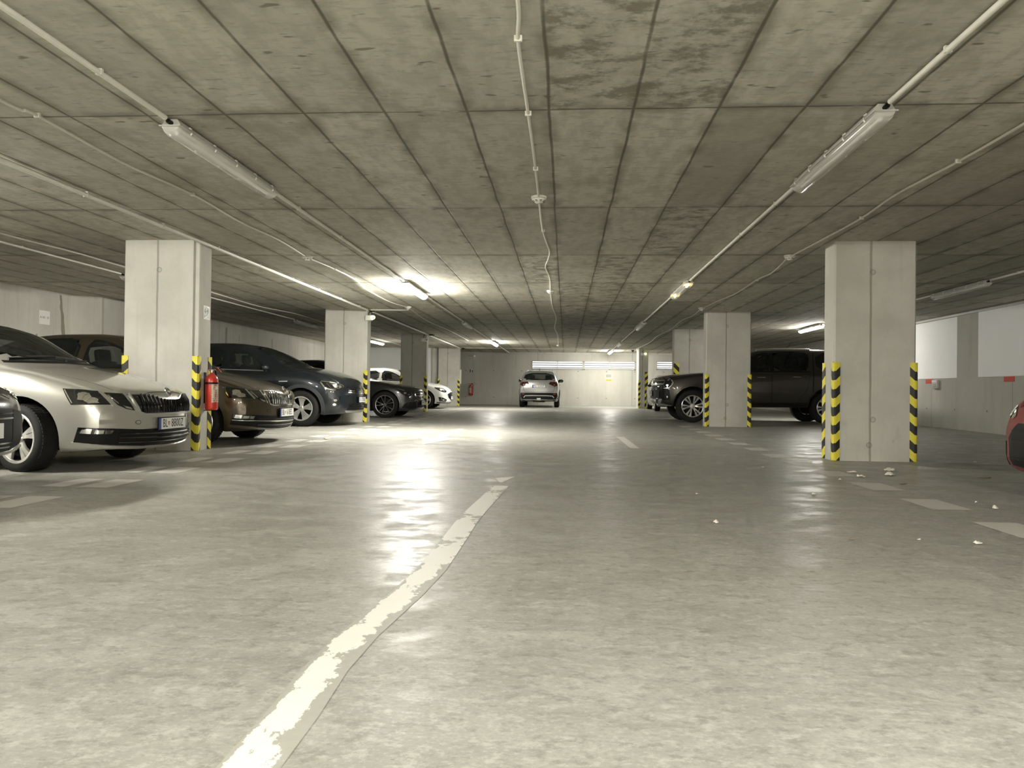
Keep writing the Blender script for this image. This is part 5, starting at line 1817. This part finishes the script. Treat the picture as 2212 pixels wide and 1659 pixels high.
c.strip('grille_frame', M_CHROME, 'C', [(-30, .682), (-15, .69), (15, .69), (30, .682), (30.5, .55), (23, .485), (-23, .485), (-30.5, .55)], 0.010, 0.012, gr, closed=True)
emblem(c, 'C', 0, .595, 'star', 0.085, 0.02)
c.patch('lower_intake', M_BLACK, 'C', [(-24, .40), (24, .40), (25, .25), (-25, .25)], 0.004)
c.strip('chrome_strip', M_CHROME, 'C', [(-26, .262), (0, .258), (26, .262)], 0.014, 0.014)
c.strip('chrome_strip', M_CHROME, 'C', [(-27, .228), (0, .224), (27, .228)], 0.012, 0.014)
c.plate('F', .385, ('BL', '941TX'))
c.arch(P_CHARCOAL, 0.022, 0.008)
common(c, 1.36, [[(1.50, .30), (2.78, .30), (2.78, .94), (1.62, .91), (1.50, .62)], [(2.81, .30), (3.15, .30), (3.42, .62), (3.62, .98), (2.81, .95)]], (1.86, 1.0), P_CHARCOAL, [(2.56, .84), (3.42, .87)], (.46, .60, .70))
cowl_and_wipers(c, 1.34, 1.045)


def hatch_face(c, plate, emb='oval', fog=True):
    for sg in (-1, 1):
        f = lambda L: [(sg * -u, z) for u, z in L]
        hl = c.lamp_unit('headlight', 'C', f([(-62, .790), (-50, .785), (-38, .755), (-28.5, .635), (-36.1, .588), (-50.3, .650)]), [(sg * 46, .715, 3.4, .034), (sg * 38, .665, 3.0, .030)], rnd=1)
        c.strip('daytime_light', M_LENS, 'C', f([(-58, .768), (-46, .76), (-38, .735)]), 0.012, 0.009, hl)
        fg = c.lamp_unit('fog_lamp', 'C', f([(-52.5, .430), (-44, .415), (-29.5, .335), (-33.0, .240), (-50.3, .272)]), [(sg * 41, .33, 3.0, .030)], rnd=0)
        c.patch('tail_lamp', M_TAIL, 'B', f([(38, .92), (62, .90), (60, .76), (36, .78)]), 0.004)
    out = [(-28, .545), (-14, .60), (0, .61), (14, .60), (28, .545), (22, .40), (10, .31), (-10, .31), (-22, .40)]
    gr = c.patch('grille', M_GLOSSBLACK, 'C', out, 0.004)
    for zz in (.55, .50, .45, .40): c.strip('grille_slat', M_BLACK, 'C', [(-22, zz), (0, zz), (22, zz)], 0.010, 0.010, gr)
    c.strip('grille_frame', M_CHROME, 'C', out, 0.010, 0.012, gr, closed=True)
    emblem(c, 'C', 0, .645, emb, 0.05, 0.006)
    c.strip('bumper_lip', M_BLACK, 'C', [(-55, .235), (-28, .215), (0, .21), (28, .215), (55, .235)], 0.03, 0.012)
    if plate: c.plate('F', .40, plate)
    common(c, 1.05, [[(1.42, .30), (2.54, .30), (2.54, .96), (1.50, .92), (1.38, .62)], [(2.57, .30), (2.96, .30), (3.2, .62), (3.34, .99), (2.57, .97)]], (1.55, 1.0), M_BLACK, [(2.32, .83), (3.12, .86)], (.44, .56, .68))
    cowl_and_wipers(c, 1.03, 1.035)


hatch_face(white, ('BL', '552RV'))
hatch_face(farwhite, ('BL', '716LC'))

# ---- red car at the right edge
c = red
for sg in (-1, 1):
    f = lambda L: [(sg * u, z) for u, z in L]
    c.lamp_unit('headlight', 'C', f([(42, .72), (32, .71), (24, .64), (29, .60), (40, .645)]), [(sg * 33, .675, 2.4, .026)], rnd=1)
    c.patch('side_intake', M_BLACK, 'C', f([(58, .43), (40, .425), (38, .24), (57, .25)]), 0.005)
    c.lamp_unit('fog_lamp', 'C', f([(54, .56), (50, .56), (49, .44), (55, .445)]), [(sg * 52.2, .54, 1.0, .02), (sg * 52.8, .485, .8, .03)], mat=P_REDCAR, rnd=0)
    c.strip('intake_trim', M_CHROME, 'C', f([(59, .42), (58.5, .33), (58, .26)]), 0.012, 0.014)
gr = c.patch('grille', M_BLACK, 'C', [(-33, .46), (-20, .58), (20, .58), (33, .46), (30, .25), (-30, .25)], 0.005)
for zz in (.52, .45, .38, .31): c.strip('grille_slat', M_BLACK, 'C', [(-26, zz), (0, zz), (26, zz)], 0.010, 0.010, gr)
emblem(c, 'C', 0, .66, 'oval', 0.05, 0.006)
c.strip('bumper_lip', M_GLOSSBLACK, 'C', [(-68, .20), (-45, .185), (0, .18), (45, .185), (68, .20)], 0.04, 0.05)
common(c, 1.05, [[(1.42, .30), (2.54, .30), (2.54, .96), (1.50, .92), (1.38, .62)], [(2.57, .30), (2.96, .30), (3.2, .62), (3.34, .99), (2.57, .97)]], (1.55, 1.0), M_BLACK, [(2.32, .83), (3.12, .86)], (.44, .56, .68))
cowl_and_wipers(c, 1.03, 1.035)

# ---- pickup
c = pickup
for sg in (-1, 1):
    f = lambda L: [(sg * u, z) for u, z in L]
    hl = c.lamp_unit('headlight', 'C', f([(37, 1.085), (51.4, 1.095), (57, 1.04), (59.5, .965), (57.5, .92), (53.8, .845), (46.6, .826), (43.5, .85), (46.0, .935), (37, .94)]), [(sg * 51.5, 1.045, 1.8, .024), (sg * 51.0, .915, 1.8, .022), (sg * 46.8, .885, 1.0, .018)], rnd=0)
    c.strip('daytime_light', M_LENS, 'C', f([(55.0, 1.05), (57.4, .985), (56.2, .935)]), 0.030, 0.010, hl)
    c.strip('daytime_light', M_SILVERTRIM, 'C', f([(44, 1.088), (51, 1.088), (56.4, 1.04), (58.2, .965), (53.4, .855), (46.8, .835)]), 0.010, 0.012, hl)
    c.strip('light_bracket', M_LENS, 'C', f([(46.5, 1.02), (45.8, .955)]), 0.028, 0.012, hl)
    c.patch('bumper_side', M_BLACK, 'C', f([(38, .82), (53.4, .822), (54.5, .62), (54.1, .545), (46.5, .54), (40, .60)]), 0.008)
    fg = c.lamp_unit('fog_lamp', 'C', f([(46, .66), (52, .66), (52, .58), (47, .57)]), [(sg * 51.2, .625, .7, .025)], rnd=0)
    c.patch('tow_hook', M_SILVERTRIM, 'C', f([(38, .565), (44, .575), (42, .50), (37, .46), (33, .47)]), 0.02)
out = [(-36, 1.085), (36, 1.085), (39, .93), (20, .925), (-20, .925), (-39, .93)]
gr = c.patch('grille', M_GLOSSBLACK, 'C', out, 0.006)
c.strip('grille_bar', M_SILVERTRIM, 'C', [(-46, 1.03), (-30, 1.035), (0, 1.035), (30, 1.035), (46, 1.03)], 0.030, 0.022, gr)
c.strip('grille_bar', M_SILVERTRIM, 'C', [(-46, .945), (-30, .94), (0, .94), (30, .94), (46, .945)], 0.030, 0.022, gr)
c.strip('grille_frame', M_SILVERTRIM, 'C', [(-38, 1.09), (-20, 1.095), (0, 1.095), (20, 1.095), (38, 1.09)], 0.014, 0.016, gr)
emblem(c, 'C', 0, .99, 'oval', 0.07, 0.03)
lg = c.patch('lower_grille', M_BLACK, 'C', [(-40, .905), (40, .905), (37, .785), (0, .775), (-37, .785)], 0.006)
for zz in (.88, .85, .82): c.strip('grille_slat', M_GLOSSBLACK, 'C', [(-37, zz), (0, zz - .004), (37, zz)], 0.010, 0.014, lg)
c.patch('bumper', M_BLACK, 'C', [(-38, .78), (38, .78), (38, .60), (15, .575), (-15, .575), (-38, .60)], 0.02)
c.patch('skid_plate', M_SILVERTRIM, 'C', [(-30, .56), (30, .56), (26, .47), (0, .455), (-26, .47)], 0.022)
c.plate('F', .705, ('BL', '160YD'), off=0.03)
c.arch(P_PICKUP, 0.030, 0.012)
for sd in ('S', 'L'):
    c.strip('window_trim', M_BLACK, sd, [(1.95, 1.265), (2.8, 1.275), (3.75, 1.275)], 0.03, 0.008)
    c.strip('pillar_cover', M_BLACK, sd, [(2.83, 1.29), (2.83, 1.74)], 0.10, 0.003)
    c.strip('bed_gap', M_BLACK, sd, [(3.86, 1.76), (3.82, 1.3), (3.80, .60)], 0.022, 0.002)
    q = 1 if sd == 'L' else -1
    MB().box((-2.75, q * .90, .47), (1.9, .16, .05), bev=0.015).build('side_step', M_BLACK, c.root, 30)
    c.strip('roof_rail', M_SILVERTRIM, 'T', [(2.5, q * .62), (3.2, q * .64), (3.8, q * .64)], 0.035, 0.045)
common(c, 1.42, [[(1.62, .48), (2.80, .48), (2.80, 1.20), (1.72, 1.17), (1.60, .85)], [(2.83, .48), (3.42, .48), (3.66, .85), (3.74, 1.22), (2.83, 1.21)]], (1.95, 1.27), M_BLACK, [(2.56, 1.13), (3.42, 1.15)], (.56, .70, .80), hmat=M_CHROME)
cowl_and_wipers(c, 1.4, 1.33, 0.66)
MB().tube([(-3.32, 0.35, 1.86), (-3.42, 0.35, 2.02)], [0.006, 0.003], 6).build('antenna', M_BLACK, c.root)

# ---- silver SUV from behind
c = suv
for sg in (-1, 1):
    f = lambda L: [(sg * u, z) for u, z in L]
    tl = c.patch('tail_lamp', M_TAIL, 'R', f([(.465, 1.055), (.745, 1.045), (.765, .917), (.65, .862), (.40, .968)]), 0.008)
    c.patch('lamp_lens', M_LENS, 'R', f([(.60, .95), (.64, .95), (.65, .90), (.61, .90)]), 0.012, tl)
    c.patch('rear_reflector', M_REFLECT, 'R', f([(.58, .565), (.70, .565), (.70, .545), (.59, .540)]), 0.014)
    c.strip('model_badge', M_GPLASTIC, 'R', f([(.49, .795), (.62, .793)]), 0.022, 0.003)
    c.strip('plate_recess_edge', M_GPLASTIC, 'R', f([(.40, .965), (.33, .79), (.30, .775)]), 0.018, 0.003)
    c.strip('roof_rail', M_SILVERTRIM, 'T', [(1.9, sg * .50), (2.7, sg * .52), (3.4, sg * .52), (3.52, sg * .52)], 0.045, 0.04)
tg = [(.62, 1.10), (.64, .80), (.60, .64), (-.60, .64), (-.64, .80), (-.62, 1.10)]
c.strip('tailgate_seam', M_BLACK, 'R', tg, 0.010, 0.002)
c.strip('plate_recess_edge', M_GPLASTIC, 'R', [(-.30, .775), (0, .772), (.30, .775)], 0.014, 0.003)
bk = c.patch('rear_bumper', M_BLACK, 'R', [(.74, .60), (.40, .605), (-.40, .605), (-.74, .60), (-.80, .42), (-.74, .30), (-.50, .25), (.50, .25), (.74, .30), (.80, .42)], 0.006)
c.strip('bumper_insert', M_GPLASTIC, 'R', [(.62, .40), (.56, .475), (.30, .485), (-.30, .485), (-.56, .475), (-.62, .40)], 0.03, 0.012, bk)
c.patch('tow_cover', M_SILVERTRIM, 'R', [(.09, .385), (-.09, .385), (-.06, .335), (.06, .335)], 0.014, bk)
c.strip('lower_step', M_GPLASTIC, 'R', [(.09, .30), (-.09, .30)], 0.02, 0.012, bk)
emblem(c, 'R', 0, 1.01, 'letter', 0.04, 0.008)
c.plate('R', .873, ('BL', '834HP'))
c.arch(M_BLACK, 0.05, 0.012)
common(c, .92, [[(1.22, .34), (2.22, .34), (2.22, 1.02), (1.3, .99), (1.18, .66)], [(2.25, .34), (2.70, .34), (2.95, .66), (3.0, 1.06), (2.25, 1.04)]], (1.30, 1.10), M_BLACK, [(2.0, .93), (2.8, .95)], (.42, .54, .64))
MB().tube([(-3.30, 0.0, 1.52), (-3.40, 0.0, 1.62)], [0.014, 0.006], 8).build('antenna', M_BLACK, c.root)
MB().box((-3.93, 0, .24), (.10, .5, .05), bev=0.02).build('exhaust_tray', M_BLACK, c.root, 30)
c.strip('wiper', M_BLACK, 'R', [(0.0, 1.15), (.35, 1.17)], 0.02, 0.02)

# ------------------------------------------------------------------ fire extinguisher, signs, boxes
def extinguisher(loc, rz, label, sc=1.0):
    """hangs on a wall; local +y points away from the wall"""
    root = empty('fire_extinguisher', loc, rz); root.scale = (sc, sc, sc)
    tag(root, label, 'fire extinguisher')
    r = 0.085
    b = MB().lathe([(0.0, 0.0), (r * 0.86, 0.0), (r * 0.97, 0.012), (r, 0.03), (r, 0.385), (r * 0.95, 0.425), (r * 0.75, 0.46), (r * 0.42, 0.485), (0.024, 0.492), (0.024, 0.51), (0, 0.51)], 40)
    b.build('cylinder', M_RED, root, 40)
    lb = MB()
    n = 14; vs = []; fs = []
    for i in range(n + 1):
        a = math.radians(25 + i * 85 / n)
        for z in (0.10, 0.36): vs.append(((r + 0.0012) * math.cos(a), (r + 0.0012) * math.sin(a), z))
    for i in range(n): fs.append((2 * i, 2 * i + 2, 2 * i + 3, 2 * i + 1))
    k = NT('extinguisher_label')
    x, y, z = k.sep(k.coords('Object'))
    ln = k.math('FRACT', k.math('MULTIPLY', z, 38))
    blk = k.ramp(k.noise(k.mapping(k.coords('Object'), (40, 40, 9)), 1.0, 3), 0.45, 0.55)
    t = k.math('MULTIPLY', k.math('GREATER_THAN', ln, 0.55), blk)
    k.set(k.b.inputs['Base Color'], k.mix(t, (0.58, 0.50, 0.38), (0.42, 0.05, 0.03)))
    k.b.inputs['Roughness'].default_value = 0.35
    lb.add(vs, fs).build('instruction_label', k.m, root, 60)
    pc = []
    n = 6
    for z0, z1, a0, a1, m in ((0.28, 0.315, 62, 80, M_PAPER), (0.385, 0.40, 80, 90, M_PAPER)):
        vs = []; fs = []
        for i in range(n + 1):
            a = math.radians(a0 + i * (a1 - a0) / n)
            for z in (z0, z1): vs.append(((r + 0.003) * math.cos(a), (r + 0.003) * math.sin(a), z))
        for i in range(n): fs.append((2 * i, 2 * i + 2, 2 * i + 3, 2 * i + 1))
        MB().add(vs, fs).build('sticker', m, root, 60)
    MB().lathe([(0.021, 0.505), (0.021, 0.545), (0.012, 0.55), (0, 0.55)], 16).build('valve', M_CHROME, root, 40)
    lv = MB()
    lv.box((0.055, 0, 0.585), (0.15, 0.022, 0.012), M=Matrix.Translation((0.0, 0, 0)) @ Matrix.Rotation(-0.45, 4, 'Y'), bev=0.004)
    lv.build('squeeze_lever', M_RED, root, 40)
    MB().box((0.06, 0, 0.545), (0.11, 0.020, 0.010), bev=0.003).build('carry_handle', M_RED, root, 40)
    MB().lathe([(0.018, -0.006), (0.018, 0.006), (0, 0.008)], 16, M=Matrix.Translation((0.0, 0.022, 0.53)) @ Matrix.Rotation(math.pi / 2, 4, 'X')).build('pressure_gauge', M_CHROME, root, 40)
    pts = [(-0.02, 0.0, 0.53), (-0.06, 0.0, 0.545), (-0.105, 0.005, 0.52), (-0.118, 0.01, 0.42), (-0.116, 0.02, 0.28), (-0.108, 0.03, 0.14), (-0.10, 0.035, 0.06)]
    MB().tube(spline(pts), 0.011, 8).build('hose', M_BLACK, root, 40)
    MB().tube([(-0.10, 0.035, 0.07), (-0.097, 0.036, 0.0)], [0.012, 0.018], 10).build('nozzle', M_BLACK, root, 40)
    br = MB()
    br.box((0, -r - 0.012, 0.30), (0.06, 0.012, 0.42))
    br.lathe([(r + 0.001, 0.35), (r + 0.001, 0.375), (r + 0.004, 0.375), (r + 0.004, 0.35)], 40, close=True)
    br.box((0, -r * 0.5, -0.006), (0.05, r + 0.02, 0.008))
    br.build('wall_bracket', M_BLACK, root, 40)
    return root


extinguisher((-4.43, 9.36, 0.50), -math.pi / 2, 'red fire extinguisher hanging on the aisle side of the nearest left pillar', 0.92)
extinguisher((-4.47, YF - 0.10, 0.56), math.pi, 'red fire extinguisher on the end wall past the farthest left pillar', 1.0)

# pictogram above the near extinguisher, on the aisle face of the pillar
def board(name, w, h, t, mat, M, label, cat, parent=None):
    o = MB().box((0, 0, t / 2), (w, h, t)).build(name, mat, parent)
    o.matrix_world = M
    if label: tag(o, label, cat)
    return o


def face(loc, facing):
    """sign frame: x right, y up, z out of the wall; facing = world direction it looks to"""
    n = Vector(facing); up = Vector((0, 0, 1)); x = up.cross(n)
    return Matrix(((x.x, up.x, n.x, loc[0]), (x.y, up.y, n.y, loc[1]), (x.z, up.z, n.z, loc[2]), (0, 0, 0, 1)))


M_SIGNW = plain('sign_white', (0.78, 0.78, 0.72), 0.5, var=0.03)
M_SIGNG = plain('sign_grey', (0.36, 0.35, 0.31), 0.5, var=0.05)
M_INK = plain('sign_ink', (0.05, 0.05, 0.05), 0.6)
M_INKRED = plain('faded_red_ink', (0.40, 0.10, 0.07), 0.6)
M_YSIGN = plain('yellow_sign', (0.80, 0.62, 0.05), 0.5)

sg = board('pictogram_sign', 0.165, 0.165, 0.004, M_SIGNW, face((-4.519, 9.37, 1.72), (1, 0, 0)), 'small faded hose pictogram sign above the fire extinguisher', 'sign')
MB().box((0, 0, 0.0046), (0.145, 0.145, 0.001)).build('sign_field', M_SIGNG, sg)
pts = [(-0.045, -0.04), (-0.035, -0.055), (0.02, -0.03), (0.045, 0.02), (0.03, 0.055), (-0.01, 0.062), (-0.035, 0.04), (-0.03, 0.0), (-0.005, 0.0), (0.01, 0.02)]
MB().tube([(x, y, 0.006) for x, y in spline(pts)], 0.006, 6).build('hose_figure', M_SIGNW, sg, 40)
MB().prism([(-0.06, -0.075), (0.0, -0.06), (0.005, -0.050), (-0.055, -0.06)], 0.005, 0.007).build('arrow_figure', M_SIGNW, sg)

# bay number sheets on the left wall
def sheet(y, z, x, w, h, text, label, size):
    o = board('bay_sign', w, h, 0.003, M_PAPER, face((x, y, z), (1, 0, 0)), label, 'sign')
    t = link('lettering', text_mesh(text, size), M_INK, o); t.location = (0, 0.0, 0.0035)
    return o


sheet(13.98, 2.075, XL, 0.30, 0.26, 'A 101 - 25', 'white bay number sheet on the left wall above the brown car', 0.058)
sheet(21.33, 2.05, -9.448, 0.36, 0.22, 'A 101 - 22', 'white bay sheet above the navy car, nearest the left pillar', 0.06)
sheet(23.96, 2.05, -9.448, 0.34, 0.22, 'A 101 - 21', 'white bay sheet above the navy windscreen, second along the wall', 0.06)
sheet(26.7, 2.05, -9.448, 0.36, 0.24, 'A 101 - 20', 'white bay sheet midway between the navy roof and second pillar', 0.06)
sheet(29.2, 2.05, -9.448, 0.36, 0.24, 'A 101 - 19', 'white bay sheet on the left wall touching the second pillar edge', 0.06)

# right wall odds and ends
o = board('warning_plate', 0.34, 0.10, 0.006, M_REDSIGN, face((XR, 18.93, 1.12), (-1, 0, 0)), 'small red plate below the first white field on the right wall', 'sign')
for i in range(3): MB().box((-0.09 + i * 0.09, 0, 0.0065), (0.05, 0.05, 0.001)).build('sign_figure', M_INKRED, o)
o = board('warning_plate', 0.36, 0.10, 0.006, M_REDSIGN, face((XR, 15.62, 1.12), (-1, 0, 0)), 'small red plate below the white field at the right edge', 'sign')
for i in range(3): MB().box((-0.09 + i * 0.09, 0, 0.0065), (0.05, 0.05, 0.001)).build('sign_figure', M_INKRED, o)
bx = empty('socket_box', (XR, 18.55, 1.05)); tag(bx, 'grey socket box beside the red plate on the right wall', 'box')
MB().box((-0.03, 0, 0), (0.06, 0.26, 0.20), bev=0.01).build('enclosure', M_GPLASTIC, bx, 30)
MB().box((-0.062, 0, -0.03), (0.006, 0.18, 0.09), bev=0.002).build('flap', M_SIGNG, bx, 30)
MB().box((-0.062, 0, 0.06), (0.006, 0.20, 0.03), bev=0.002).build('name_strip', M_SIGNW, bx, 30)

# end wall signs
o = board('pictogram_sign', 0.15, 0.16, 0.004, M_SIGNW, face((-4.46, YF, 1.70), (0, -1, 0)), 'small black and white pictogram above the far extinguisher', 'sign')
MB().prism([(-0.07, -0.075), (-0.02, -0.075), (-0.02, 0.075), (-0.07, 0.075)], 0.0042, 0.006).build('sign_figure', M_INK, o)
MB().prism([(0.02, -0.075), (0.07, -0.075), (0.07, 0.0), (0.045, 0.075), (0.02, 0.03)], 0.0042, 0.006).build('sign_figure', M_INK, o)
o = board('notice_sign', 0.30, 0.19, 0.004, M_SIGNW, face((1.99, YF, 1.53), (0, -1, 0)), 'pale notice under the right windows on the end wall', 'sign')
MB().box((0, 0.0, 0.0045), (0.26, 0.15, 0.001)).build('sign_field', M_SIGNG, o)
o = board('warning_plate', 0.26, 0.075, 0.004, M_YSIGN, face((2.0, YF, 1.32), (0, -1, 0)), 'small yellow and red plate under the pale notice', 'sign')
MB().box((0, 0.012, 0.0045), (0.22, 0.02, 0.001)).build('sign_figure', M_INKRED, o)
# white board on the aisle face of the far left pillar
o = board('notice_board', 0.34, 0.60, 0.03, M_SIGNW, face((-4.525, 32.78, 1.36), (1, 0, 0)), 'tall white board standing out from the farthest left pillar', 'board')

# emergency lights and cameras on the pillars
def emergency_light(loc, label, glow):
    root = empty('emergency_light', loc); tag(root, label, 'light')
    MB().box((-0.02, 0.02, 0), (0.16, 0.12, 0.12), bev=0.03).build('casing', M_WPLASTIC, root, 40)
    b = MB().lathe([(0.052, 0.0), (0.055, -0.02), (0.045, -0.05), (0.02, -0.068), (0, -0.07)], 20, M=Matrix.Translation((0.075, -0.01, 0.03)) @ Matrix.Rotation(-0.5, 4, 'X'))
    b.build('spot_head', emit('emergency_glow', (0.85, 1.0, 0.35), 0.35) if glow else M_WPLASTIC, root, 40)
    MB().lathe([(0.022, 0.0), (0.022, -0.004), (0, -0.004)], 14, M=Matrix.Translation((0.085, -0.062, 0.0)) @ Matrix.Rotation(-1.4, 4, 'X')).build('spot_lens', M_BLACK, root, 40)
    MB().tube(spline([(-0.02, 0.02, 0.055), (-0.03, 0.02, 0.10), (0.0, 0.02, 0.15), (0.03, 0.02, 0.175)]), 0.008, 6).build('feed_cable', M_BLACK, root, 40)
    return root


emergency_light((-4.43, 17.08, 2.39), 'white emergency light with a greenish lens on the second left pillar', True)
emergency_light((-4.58, 24.59, 2.40), 'small pale emergency light at the top of the third left pillar', False)
emergency_light((3.20, 32.14, 2.36), 'emergency light high on the slim far right pillar', True)


def dome(loc, label, mat):
    root = empty('camera_dome', loc); tag(root, label, 'camera')
    MB().lathe([(0.06, 0.0), (0.06, -0.035), (0.052, -0.04)], 20).build('mount', M_BLACK, root, 40)
    MB().lathe([(0.052, -0.038), (0.05, -0.06), (0.032, -0.085), (0, -0.093)], 20).build('dome', mat, root, 40)


dome((2.83, 33.0, CEIL - 0.025), 'black camera dome under the ceiling left of the slim far pillar', M_GLOSSBLACK)
root = empty('wall_light', (-4.32, YF - 0.12, 2.40)); tag(root, 'small bright wall light in the top left corner of the end wall', 'light')
MB().box((-0.12, 0.09, 0.03), (0.34, 0.05, 0.06), bev=0.01).build('arm', M_GPLASTIC, root, 30)
MB().lathe([(0.06, 0.0), (0.06, -0.05), (0.03, -0.085), (0, -0.09)], 18, M=Matrix.Translation((0, 0, 0.03))).build('globe', M_WPLASTIC, root, 40)

def jbox(loc, size, label):
    root = empty('junction_box', loc); tag(root, label, 'junction box')
    MB().box((0, 0, 0), size, bev=0.008).build('box_body', M_BLACK, root, 30)
    MB().tube([(size[0] / 2 - 0.005, 0, 0), (size[0] / 2 + 0.05, 0, 0.0)], 0.012, 8).build('gland', M_BLACK, root, 40)


jbox((-4.42, 17.15, CEIL - 0.045), (0.06, 0.05, 0.05), 'black cable joint at the top corner of the second left pillar')
jbox((-4.36, 24.6, CEIL - 0.04), (0.12, 0.05, 0.045), 'black cable joint at the top corner of the third left pillar')
jbox((-4.36, 32.35, CEIL - 0.05), (0.10, 0.05, 0.06), 'black cable joint at the top of the farthest left pillar')

# ------------------------------------------------------------------ litter on the floor by the near right pillar
M_SCRAP = plain('pale_scrap', (0.72, 0.68, 0.58), 0.8, var=0.15, scale=30)
M_LEAF = plain('dry_leaf', (0.30, 0.25, 0.17), 0.8, var=0.25, scale=30)


def scrap(x, y, w, h, rz, mat, label, seed, name='paper_scrap'):
    rs = random.Random(seed)
    n = 7
    vs = []; fs = []
    for i in range(n):
        for j in range(n):
            u, v = i / (n - 1) - 0.5, j / (n - 1) - 0.5
            rr = max(abs(u), abs(v)) * 2
            z = h * (0.25 + 0.75 * abs(math.sin(3.1 * u + seed) * math.cos(2.3 * v + seed * 1.7))) * (1 - 0.8 * rr ** 2) + rs.uniform(0, h * 0.25)
            k = 1.0 - 0.25 * (abs(u * v) * 4) + rs.uniform(-0.06, 0.06)
            vs.append((u * w * k, v * w * 0.7 * k, max(0.001, z)))
    for i in range(n - 1):
        for j in range(n - 1):
            a = i * n + j
            fs.append((a, a + n, a + n + 1, a + 1))
    me = bpy.data.meshes.new(name); me.from_pydata(vs, [], fs)
    o = link(name, me, mat); smooth(me, 50)
    md = o.modifiers.new('thick', 'SOLIDIFY'); md.thickness = 0.0015; md.offset = 1
    o.location = (x, y, floor_z(y) + 0.0015); o.rotation_euler = (0, 0, rz)
    tag(o, label, 'litter', 'scraps of litter on the floor')


SC = [(3.33, 8.16, .125, .05, .3, M_SCRAP, 'largest pale crumpled scrap in front of the nearest right pillar'),
      (3.15, 7.72, .12, .035, .9, M_SCRAP, 'pale scrap lying just before the largest crumpled one'),
      (2.80, 7.50, .09, .035, 1.9, M_SCRAP, 'pale scrap at the end of a dash, left of the pillar front'),
      (2.87, 7.94, .10, .020, .1, M_SCRAP, 'flat pale scrap near the aisle corner of the nearest right pillar'),
      (2.78, 8.97, .045, .03, .5, M_SCRAP, 'small pale crumb beside the aisle side of the nearest right pillar'),
      (1.93, 6.13, .035, .02, .5, M_SCRAP, 'small white crumb on the aisle left of the dashed line'),
      (2.98, 5.56, .05, .025, 1.1, M_SCRAP, 'pale scrap right of the dashed line near the right edge'),
      (3.01, 5.87, .02, .012, .2, M_SCRAP, 'bright tiny speck right of the dashed line'),
      (2.18, 4.23, .05, .018, .4, M_SCRAP, 'pale scrap left of the nearest dash at the right edge'),
      (1.91, 4.30, .022, .012, .9, M_SCRAP, 'tiny crumb on the aisle nearest the right foreground'),
      (0.91, 4.71, .035, .016, 2.1, M_SCRAP, 'small pale crumb alone in the middle of the right aisle half'),
      (1.02, 6.02, .03, .016, .8, M_SCRAP, 'small bright crumb farther up the right aisle half'),
      (4.01, 7.68, .12, .010, .1, M_LEAF, 'flat brownish leaf left of the red car'),
      (2.51, 7.23, .03, .018, .1, M_SCRAP, 'small crumb below the dash left of the pillar'),
      (2.98, 7.03, .08, .010, .6, M_LEAF, 'dull flat leaf between the scraps and the faint bay line'),
      (2.09, 8.31, .03, .014, .6, M_SCRAP, 'small crumb on the aisle beside the second dash'),
      (4.82, 9.43, .05, .012, .6, M_SCRAP, 'pale scrap in the empty bay right of the nearest right pillar'),
      (-3.63, 11.51, .09, .03, .6, M_SCRAP, 'white scrap on the dashed line in front of the navy car'),
      (-0.21, 3.01, .02, .006, .6, M_LEAF, 'dark speck right of the flaking centre line'),
      (1.55, 4.28, .035, .005, .2, M_LEAF, 'dark sliver on the right aisle half in the foreground')]
for i, (x, y, w, h, rz, m_, lb_) in enumerate(SC):
    scrap(x, y, w, h, rz, m_, lb_, i + 1, 'paper_scrap' if m_ is M_SCRAP else 'dry_leaf')

GROUPS = {'ceiling_lamp': 'tube lamps on the ceiling', 'corner_guard': 'striped corner guards on the pillars', 'conduit': 'white conduits under the ceiling',
          'ceiling_cable': 'white cables under the ceiling', 'smoke_detector': 'smoke detectors on the ceiling', 'bay_sign': 'bay number sheets on the left wall',
          'warning_tape': 'diagonal warning tapes on the far pillars', 'junction_box': 'black cable joints on the left pillars', 'emergency_light': 'emergency lights on the pillars',
          'fire_extinguisher': 'red fire extinguishers', 'liftback_car': 'parked cars', 'crossover_car': 'parked cars', 'saloon_car': 'parked cars', 'hatchback_car': 'parked cars', 'suv_car': 'parked cars', 'pickup_truck': 'parked cars'}
for o in S.objects:
    if o.parent is None and o.get('category'):
        g = GROUPS.get(o.name.split('.')[0])
        if g: o['group'] = g
